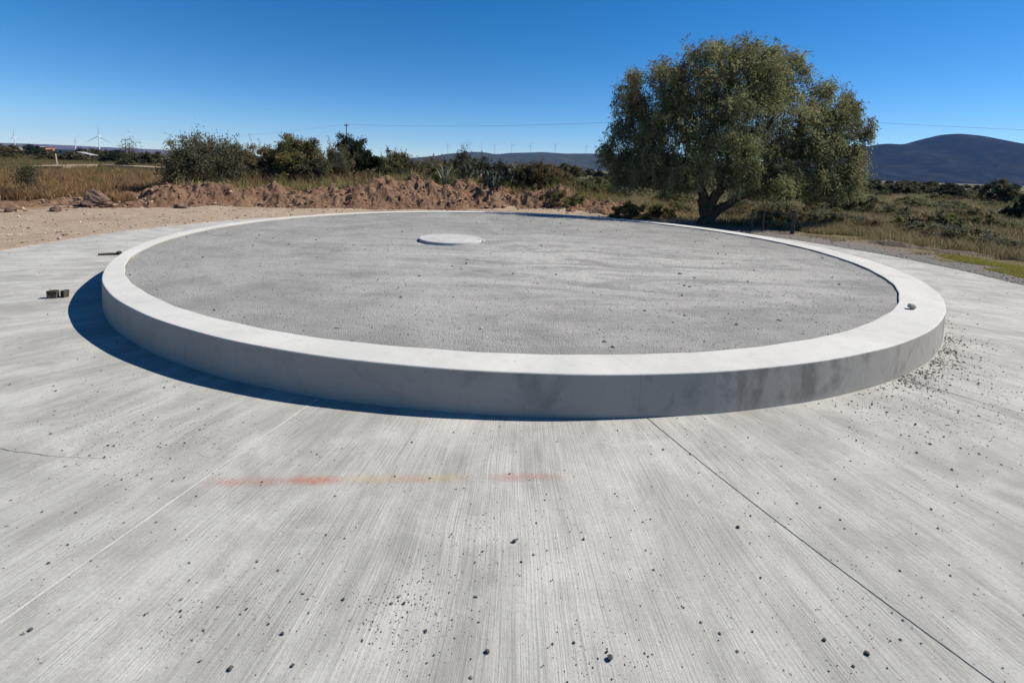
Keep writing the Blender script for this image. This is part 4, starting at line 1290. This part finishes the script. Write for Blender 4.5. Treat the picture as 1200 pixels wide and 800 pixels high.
for i in range(20):
    x = rnd.uniform(640, 760); Y = rnd.uniform(110, 220)
    far_tree(base(x, 215, Y), rnd.randrange(3), rnd.uniform(.7, 1.3), rnd.uniform(.6, .9), '%s dark tree below the middle hills, %s' % ('distant' if Y < 165 else 'far distant', 'right of the brown bush' if x < 680 else 'midway to the big crown' if x < 720 else 'beside the big crown'), 'distant trees left of the big crown', rnd.uniform(0, 6))
far_tree(base(1172, 232, 62), 0, .8, 1.1, 'upright dark tree standing alone left of the right picture edge', None, 1)
far_tree(base(1204, 262, 33), 1, .45, 1.3, 'dark bushy tree cut by the right edge of the picture', None, 2)
for i in range(34):
    x = rnd.uniform(-60, 215); Y = rnd.uniform(90, 240)
    k_ = rnd.choice((2, 3, 3, 0))
    far_tree(base(x, 190, Y), k_, rnd.uniform(.4, .95), rnd.uniform(.45, .7), '%s distant bush %s, %s the wind turbine skyline' % ('olive' if k_ == 3 else 'dark', 'left of the pale post' if x < 66 else 'between pale post and shed' if x < 105 else 'right of the white-roofed shed', 'far below' if Y < 150 else 'just below'), 'distant scrub beyond the dry field', rnd.uniform(0, 6))
far_tree(base(148, 196, 80), 2, .55, .9, 'dark bush right of the pale track at left', None, 2)
for i, (x, Y, s) in enumerate([(110, 130, 1.2), (136, 120, 1.1), (128, 150, 1.3), (84, 110, .8), (38, 170, 1.5), (8, 120, 1.3), (-20, 110, 1.4), (165, 130, 1.0), (178, 110, 1.1), (60, 190, 1.0), (95, 180, 1.3), (150, 160, 1.2)]):
    far_tree(base(x, 190, Y), i % 3, s, .8, 'dark distant bush beyond the dry field, ' + ('right behind the white-roofed shed', 'left of the half-bare tree', 'at the foot of the tallest turbine', 'left of the white-roofed shed', 'in front of the red-brown house', 'in front of the far left white-roofed house', 'cut by the left picture edge', 'right of the half-bare tree', 'touching the wide grey-green bush', 'right of the orange brick house', 'behind the small pale house', 'behind the half-bare tree')[i], 'distant bushes beyond the dry field', i)

# small tree with a thin crown at the left (skyline)
e = empty('bare_tree', base(152, 195, 82)); tag(e, 'thin half-bare tree rising above the dark bushes on the left skyline', 'tree')
rng = np.random.RandomState(15)
k = rng.normal(size=(420, 3)) * np.array([.75, .6, .9]); k[:, 2] += 3.2
link('crown', leaves_mesh('crown', k, rng.normal(size=(420, 3)), .3, .1, np.array(DARK)[rng.randint(0, 4, 420)], rng), e)
pth = [smooth_path([(0, 0, -.1), (.1, 0, 1.5), (0, 0, 4.2)], [.14, .1, .03], 8)]
for _ in range(12):
    z0 = rng.uniform(1.3, 3.4); t_ = np.array([rng.normal() * 1.0, rng.normal() * .7, z0 + rng.uniform(.3, 1.3)])
    pth.append(smooth_path([(0.05, 0, z0), t_ * .6 + np.array([0, 0, z0 * .4]), t_], [.05, .03, .012], 6))
Vt, Ft = tube_arrays(pth, 5)
link('trunk', mesh('trunk', Vt, Ft, M_BARK, True), e)

# ------------------------------------------------------------------ fence posts, dark earth ridge, pale track
M_POST = mat_rock('weathered_wood', (0.06, 0.05, 0.042), (0.13, 0.105, 0.085), 6.0)
for (x, y0, y1, r0, lean, lab) in [(880, 270.5, 245, .055, .04, 'dark wooden fence post nearest the big tree'),
                                   (893, 271, 248, .05, .05, 'second dark fence post right of the big tree, close to the first'),
                                   (928, 274, 246, .075, .06, 'thick grey fence post, rightmost of the three')]:
    p = gp(x, y0)
    z0 = ground_z(p.x, p.y)
    hgt = at(x, y1, p.y).z - z0
    Vt, Ft = tube_arrays([([(0, 0, -.2), (0.01, 0, hgt * .4), (lean, .01, hgt * .97), (lean, .01, hgt)], [r0 * 1.25, r0, r0 * .8, r0 * .45])], 7)
    thing('fence_post', mesh('fence_post', Vt, Ft, M_POST), (p.x, p.y, z0), 0, lab, 'post')
# low ridge of dark earth that follows the field edge on the right
rp = [(1010, 284), (1050, 288), (1090, 292), (1130, 296), (1165, 300), (1210, 306), (1290, 318)]
rx_ = np.array([[gp(*q).x, gp(*q).y] for q in rp])
t_ = np.linspace(0, len(rp) - 1, 160)
ex, ey = np.interp(t_, range(len(rp)), rx_[:, 0]), np.interp(t_, range(len(rp)), rx_[:, 1])
d_ = np.stack([np.gradient(ex), np.gradient(ey)], -1); d_ /= np.linalg.norm(d_, axis=1, keepdims=True)
sv2 = np.linspace(-.5, .5, 14)
EX = ex[:, None] - d_[:, 1:2] * sv2; EY = ey[:, None] + d_[:, 0:1] * sv2
EZ = terr(EX, EY) - .05 + (.15 + .16 * fbm(EX * 1.2, EY * 1.2, 3, 2)) * np.cos(sv2 * 3.14)[None] * np.minimum(1, t_ * 1.5)[:, None] + np.abs(fbm(EX * 6, EY * 6, 3, 4)) * .06
M_RIDGE = mat_rock('dark_ridge_soil', (0.06, 0.045, 0.035), (0.13, 0.10, 0.075), 3.0, .8)
tag(link('earth_ridge', mesh('earth_ridge', np.stack([EX, EY, EZ], -1).reshape(-1, 3), grid_faces(160, 14), M_RIDGE)), kind='structure')
# pale track beyond the dry field
tp_ = [(52, 199.5), (75, 197.5), (100, 196.5), (130, 196.5), (160, 198), (195, 200.5)]
Vv = []
for (x, y) in tp_:
    p = gp(x, y)
    for dy in (-2.5, 2.5): Vv.append((p.x, p.y + dy, max(ground_z(p.x, p.y - 4), ground_z(p.x, p.y + 4)) + .45))
M_TRACK = mat_rock('pale_track_soil', (0.22, 0.17, 0.12), (0.30, 0.235, 0.175), .6)
Vb = [(a_, b_, -1.0) for a_, b_, c_ in Vv]
nT = len(Vv)
Ff = [(2 * k, 2 * k + 2, 2 * k + 3, 2 * k + 1) for k in range(len(tp_) - 1)] + [(2 * k + nT, 2 * k + 2 + nT, 2 * k + 2, 2 * k) for k in range(len(tp_) - 1)] + [(2 * k + 1, 2 * k + 3, 2 * k + 3 + nT, 2 * k + 1 + nT) for k in range(len(tp_) - 1)]
tag(link('dirt_track', mesh('dirt_track', Vv + Vb, Ff, M_TRACK)), kind='structure')
M_PALEPOST = mat_plain('pale_post', (.3, .275, .235))
p = at(67.5, 199, 74); zg = ground_z(p.x, 74)
V, Ff = bar((0, 0, -.2), (-.22, 0, at(65.5, 180, 74).z - zg), .10, .08)
thing('post', mesh('post', V, Ff, M_PALEPOST), (p.x, 74, zg), 0, 'pale leaning post at the left end of the dirt track', 'post')

# ------------------------------------------------------------------ houses far left
M_WHITE = mat_plain('white_wash', (.62, .6, .56), .8, var=.08, scale=.8)
M_BRICK = mat_plain('orange_brick', (.42, .17, .085), .85, var=.2, scale=1.0)
M_GREYW = mat_plain('grey_block', (.34, .33, .31), .85, var=.12, scale=.8)
M_DARKG = mat_plain('dark_opening', (.03, .03, .035), .4)
M_RED = mat_plain('red_brown_roof', (.22, .09, .06), .8)
M_SHEET = mat_plain('white_sheet_metal', (.3, .3, .29), .5, var=.05)
def house(x, y, Y, wd, dp, hgt, wall, roof, label, slope=0.0, wins=2, group=None):
    p_ = at(x, y, Y)
    e = empty('house', (p_.x, Y, ground_z(p_.x, Y) - .1), .15); tag(e, label, 'house', group)
    v, f = box(-wd / 2, wd / 2, -dp / 2, dp / 2, 0, hgt)
    wl = link('wall', mesh('wall', v, f, wall), e)
    v, f = box(-wd / 2 - .3, wd / 2 + .3, -dp / 2 - .3, dp / 2 + .3, hgt + .003, hgt + .22)
    v = [(a_, b_, c_ + (slope * (b_ + dp / 2))) for a_, b_, c_ in v]
    link('roof', mesh('roof', v, f, roof), e)
    for k in range(wins):
        cx_ = -wd / 2 + wd * (k + .7) / (wins + .4)
        v, f = box(cx_ - .5, cx_ + .5, -dp / 2 - .04, -dp / 2 + .02, 1.1, 2.2)
        wv = link('window', mesh('window', v, f, M_DARKG), e)
        link('sill', mesh('sill', *box(cx_ - .6, cx_ + .6, -dp / 2 - .09, -dp / 2 - .003, 1.0, 1.1), roof), wv)
        link('lintel', mesh('lintel', *box(cx_ - .6, cx_ + .6, -dp / 2 - .09, -dp / 2 - .003, 2.2, 2.3), roof), wv)
    v, f = box(wd / 2 - 1.5, wd / 2 - .6, -dp / 2 - .05, -dp / 2 + .02, 0, 2.1)
    link('door', mesh('door', v, f, M_DARKG), e)
    return e
house(51, 184, 230, 6.0, 6, 3.1, M_BRICK, M_RED, 'small orange brick house left of the pale post on the skyline', wins=2)
house(40, 184, 240, 5.0, 6, 3.6, M_RED, M_GREYW, 'red-brown house adjoining the orange brick house')
house(16, 182, 260, 8.0, 6, 2.8, M_GREYW, M_WHITE, 'low white-roofed house at the far left edge')
house(82, 184, 210, 7.0, 6, 2.4, M_GREYW, M_WHITE, 'low grey house below the small wind turbine')
house(92, 185, 190, 4.0, 5, 2.2, M_WHITE, M_GREYW, 'small pale house right of the low grey house')
# shed with a white sheet roof
p = at(103, 194, 118); zg = ground_z(p.x, 118)
e = empty('open_shed', (p.x, 118, zg)); tag(e, 'open shed with sloping white sheet roof beyond the dirt track', 'shed')
v, f = box(-1.55, 1.55, -1.2, 1.2, 0, .09); v = [(a_, b_, c_ + 1.75 - .2 * a_) for a_, b_, c_ in v]
link('roof', mesh('roof', v, f, M_SHEET), e)
for sx in (-1.35, 1.35):
    for sy in (-1.0, 1.0):
        v, f = bar((sx, sy, -.2), (sx, sy, 1.76 - .2 * sx), .06, .06); link('post', mesh('post', v, f, M_GREYW), e)

# ------------------------------------------------------------------ utility poles and wires
M_POLE = mat_plain('creosoted_pole', (.09, .075, .065), .85)
M_WIRE = mat_plain('wire', (.12, .12, .13), .5)
def pole(x, y, Y, label, arm=1.2):
    top = at(x, y, Y); zg = ground_z(top.x, Y)
    e = empty('utility_pole', (top.x, Y, zg)); tag(e, label, 'utility pole', 'utility poles')
    h_ = top.z - zg
    v, f = bar((0, 0, -.3), (0, 0, h_ + .25), .12, .08, 10); link('shaft', mesh('shaft', v, f, M_POLE), e)
    ca = link('crossarm', mesh('crossarm', *box(-arm, arm, -.07, -.19, h_ - .1, h_ + .03), M_POLE), e)
    for sx in (-.88 * arm, -.3 * arm, .3 * arm, .88 * arm):
        v, f = bar((sx, -.13, h_ + .03), (sx, -.13, h_ + .2), .05, .04, 8); link('insulator', mesh('insulator', v, f, M_GREYW), ca)
    return Vector((top.x, Y, zg + h_ + .2))
pA = pole(876, 137, 60, 'utility pole hidden behind the crown of the big tree')
pB = pole(406, 147, 96, 'utility pole whose top shows above the dark evergreen', .4)
pC = pole(147, 163.5, 180, 'utility pole with crossarm on the far left skyline')
pD = Vector((92, 60, 8.9))
def pole_at(q, label):
    e = empty('utility_pole', (q.x, q.y, ground_z(q.x, q.y))); tag(e, label, 'utility pole', 'utility poles')
    h_ = q.z - e.location.z - .2
    v, f = bar((0, 0, -.3), (0, 0, h_ + .35), .15, .1, 10); link('shaft', mesh('shaft', v, f, M_POLE), e)
    link('crossarm', mesh('crossarm', *box(-1.2, 1.2, -.07, -.19, h_ - .1, h_ + .03), M_POLE), e)
pole_at(pD, 'utility pole beyond the right edge of the picture')
def wire(a_, b_, sag, label, r=.016):
    pts = [(a_.lerp(b_, t_) - Vector((0, .13, 4 * sag * t_ * (1 - t_)))) for t_ in np.linspace(0, 1, 40)]
    Vt, Ft = tube_arrays([(pts, [r] * 40)], 5)
    tag(link('power_line', mesh('power_line', Vt, Ft, M_WIRE)), label, 'wire')
wire(pA, pB, .75, 'thin power line across the sky left of the big tree', .017)
wire(pB, pC, 1.2, 'thin power line running to the far pole at left', .012)
wire(pA, pD, .35, 'thin power line across the sky right of the big tree, above the hill', .017)

# ------------------------------------------------------------------ wind turbines
M_TURB = mat_plain('turbine_white', (.6, .61, .62), .4, var=.03, scale=.1)
def blade_mesh(L):
    V = []
    for t_ in np.linspace(0, 1, 6):
        c_ = (.028 + .035 * math.sin(min(t_ * 3, 1) * math.pi / 2)) * L * (1 - t_ * .88)
        th_ = .012 * L * (1 - t_ * .9)
        V += [(-c_ * .3, -th_, L * t_), (c_ * .7, 0, L * t_), (-c_ * .3, th_, L * t_)]
    fc = []
    for k in range(5):
        for j in range(3): fc.append((3 * k + j, 3 * k + (j + 1) % 3, 3 * k + 3 + (j + 1) % 3, 3 * k + 3 + j))
    return mesh('blade', V, fc + [(2, 1, 0), (15, 16, 17)], M_TURB)
def turbine(x, yhub, Y, ybase, L, rot, yaw, label, group=None):
    hub = at(x, yhub, Y); zb = min(at(x, ybase, Y).z, hub.z - 10)
    e = empty('wind_turbine', (hub.x, Y, zb), yaw); tag(e, label, 'wind turbine', group)
    hh_ = hub.z - zb
    v, f = bar((0, 0, 0), (0, 0, hh_), hh_ * (.030 if Y < 6000 else .02), hh_ * (.018 if Y < 6000 else .012), 12); link('tower', mesh('tower', v, f, M_TURB), e)
    s = L / 50.0
    v, f = box(-2.2 * s, 2.2 * s, -4 * s, 7 * s, hh_ - 1.8 * s, hh_ + 2.4 * s); link('nacelle', mesh('nacelle', v, f, M_TURB), e)
    v, f = bar((0, -4 * s, hh_), (0, -7 * s, hh_), 2.2 * s, .8 * s, 10); hb = link('hub', mesh('hub', v, f, M_TURB), e)
    bm_ = blade_mesh(L)
    for k in range(3):
        o = link('blade', bm_, e); o.location = (0, -5.5 * s, hh_); o.rotation_euler = (0, rot + k * 2 * math.pi / 3, 0)
turbine(116, 160, 2600, 184, 66, 0.0, .25, 'tallest white wind turbine on the left skyline', None)
turbine(17, 161, 3300, 182, 62, .25, -.35, 'white wind turbine at the far left edge of the skyline', None)
turbine(88, 162, 4200, 182, 58, .9, .5, 'small wind turbine between the two larger ones on the left skyline', None)
ordn = ['first', 'second', 'third', 'fourth', 'fifth', 'sixth', 'seventh', 'eighth', 'ninth']
for i, (x, yh) in enumerate([(525, 170), (541, 169), (551, 168), (564, 171), (580, 171), (600, 170), (622, 171), (651, 170), (687, 171)]):
    turbine(x, yh, 6600, 188, 58, i * .77, .2 * (i % 3) - .2, 'tiny wind turbine above the middle hills, %s from the left' % ordn[i], 'tiny wind turbines above the middle hills')

# ------------------------------------------------------------------ hills
def hill(name, prof, Y, W, mat, seed, amp):
    px_ = np.arange(prof[0][0], prof[-1][0] + 1, 3.0)
    py_ = np.interp(px_, [q[0] for q in prof], [q[1] for q in prof])
    for _ in range(6): py_[1:-1] = (py_[:-2] + 2 * py_[1:-1] + py_[2:]) / 4
    top = np.array([tuple(at(a_, b_, Y)) for a_, b_ in zip(px_, py_)])
    sv_ = np.linspace(-1, 1, 56)
    X = np.repeat(top[:, 0:1], 56, 1); Yv = Y + np.repeat(sv_[None] * W, len(px_), 0)
    hz = np.maximum(top[:, 2:3], 2)
    fall = (1 - np.abs(sv_) ** 1.35) 
    Z = hz * fall[None] * (1 + .35 * fbm(X / 260, Yv / 420, 4, seed) * (1 - fall[None])) + fbm(X / 130, Yv / 130, 4, seed + 3) * amp * (.25 + .75 * (1 - fall[None]))
    Z[:, 0] = -40; Z[:, -1] = -40
    V = np.stack([X, Yv, Z], -1).reshape(-1, 3)
    tag(link(name, mesh(name, V, grid_faces(len(px_), 56)[:, [0, 3, 2, 1]], mat, True)), kind='structure')
M_H1 = mat_hill('scrubby_hill', (.014, .018, .02), (.05, .046, .036), (.48, .7))
M_H2 = mat_hill('wooded_hills', (.04, .045, .032), (.10, .09, .065), (.52, .72))
M_H3 = mat_hill('dry_ridge', (.085, .06, .05), (.15, .11, .09), (.45, .65))
hill('hill', [(880, 206), (930, 196), (975, 184), (1000, 176), (1022, 170.5), (1040, 168), (1055, 169.5), (1065, 168.5), (1085, 162), (1105, 158), (1122, 156.5), (1138, 157.5), (1160, 162), (1200, 170), (1260, 184), (1330, 202), (1420, 218)], 3600, 900, M_H1, 51, 14)
hill('hill', [(380, 192), (430, 190), (470, 187), (500, 184), (530, 180), (548, 178), (566, 178), (580, 181.5), (592, 179.5), (615, 179), (640, 178.5), (660, 180), (680, 179.5), (710, 180.5), (740, 181), (780, 186), (850, 190), (920, 194), (1000, 200), (1080, 209)], 5200, 1200, M_H2, 61, 22)
hill('hill', [(-500, 152), (-200, 160), (-60, 165), (0, 167.5), (60, 169.5), (120, 172.5), (180, 175), (240, 179), (300, 183), (380, 188), (460, 192)], 7400, 1200, M_H3, 71, 20)

# ------------------------------------------------------------------ air
v, f = box(-9300, 9300, -9300, 9300, -60, 420)
hz = link('haze', mesh('haze', v, f))
t = NT('air_haze')
pv = t.n('VolumePrincipled', {'Color': (0.20, 0.43, 1.0), 'Density': 3.6e-5, 'Anisotropy': 0.0})
t.t.links.new(pv.outputs[0], t.out.inputs['Volume'])
hz.data.materials.append(t.m)
tag(hz, kind='stuff')
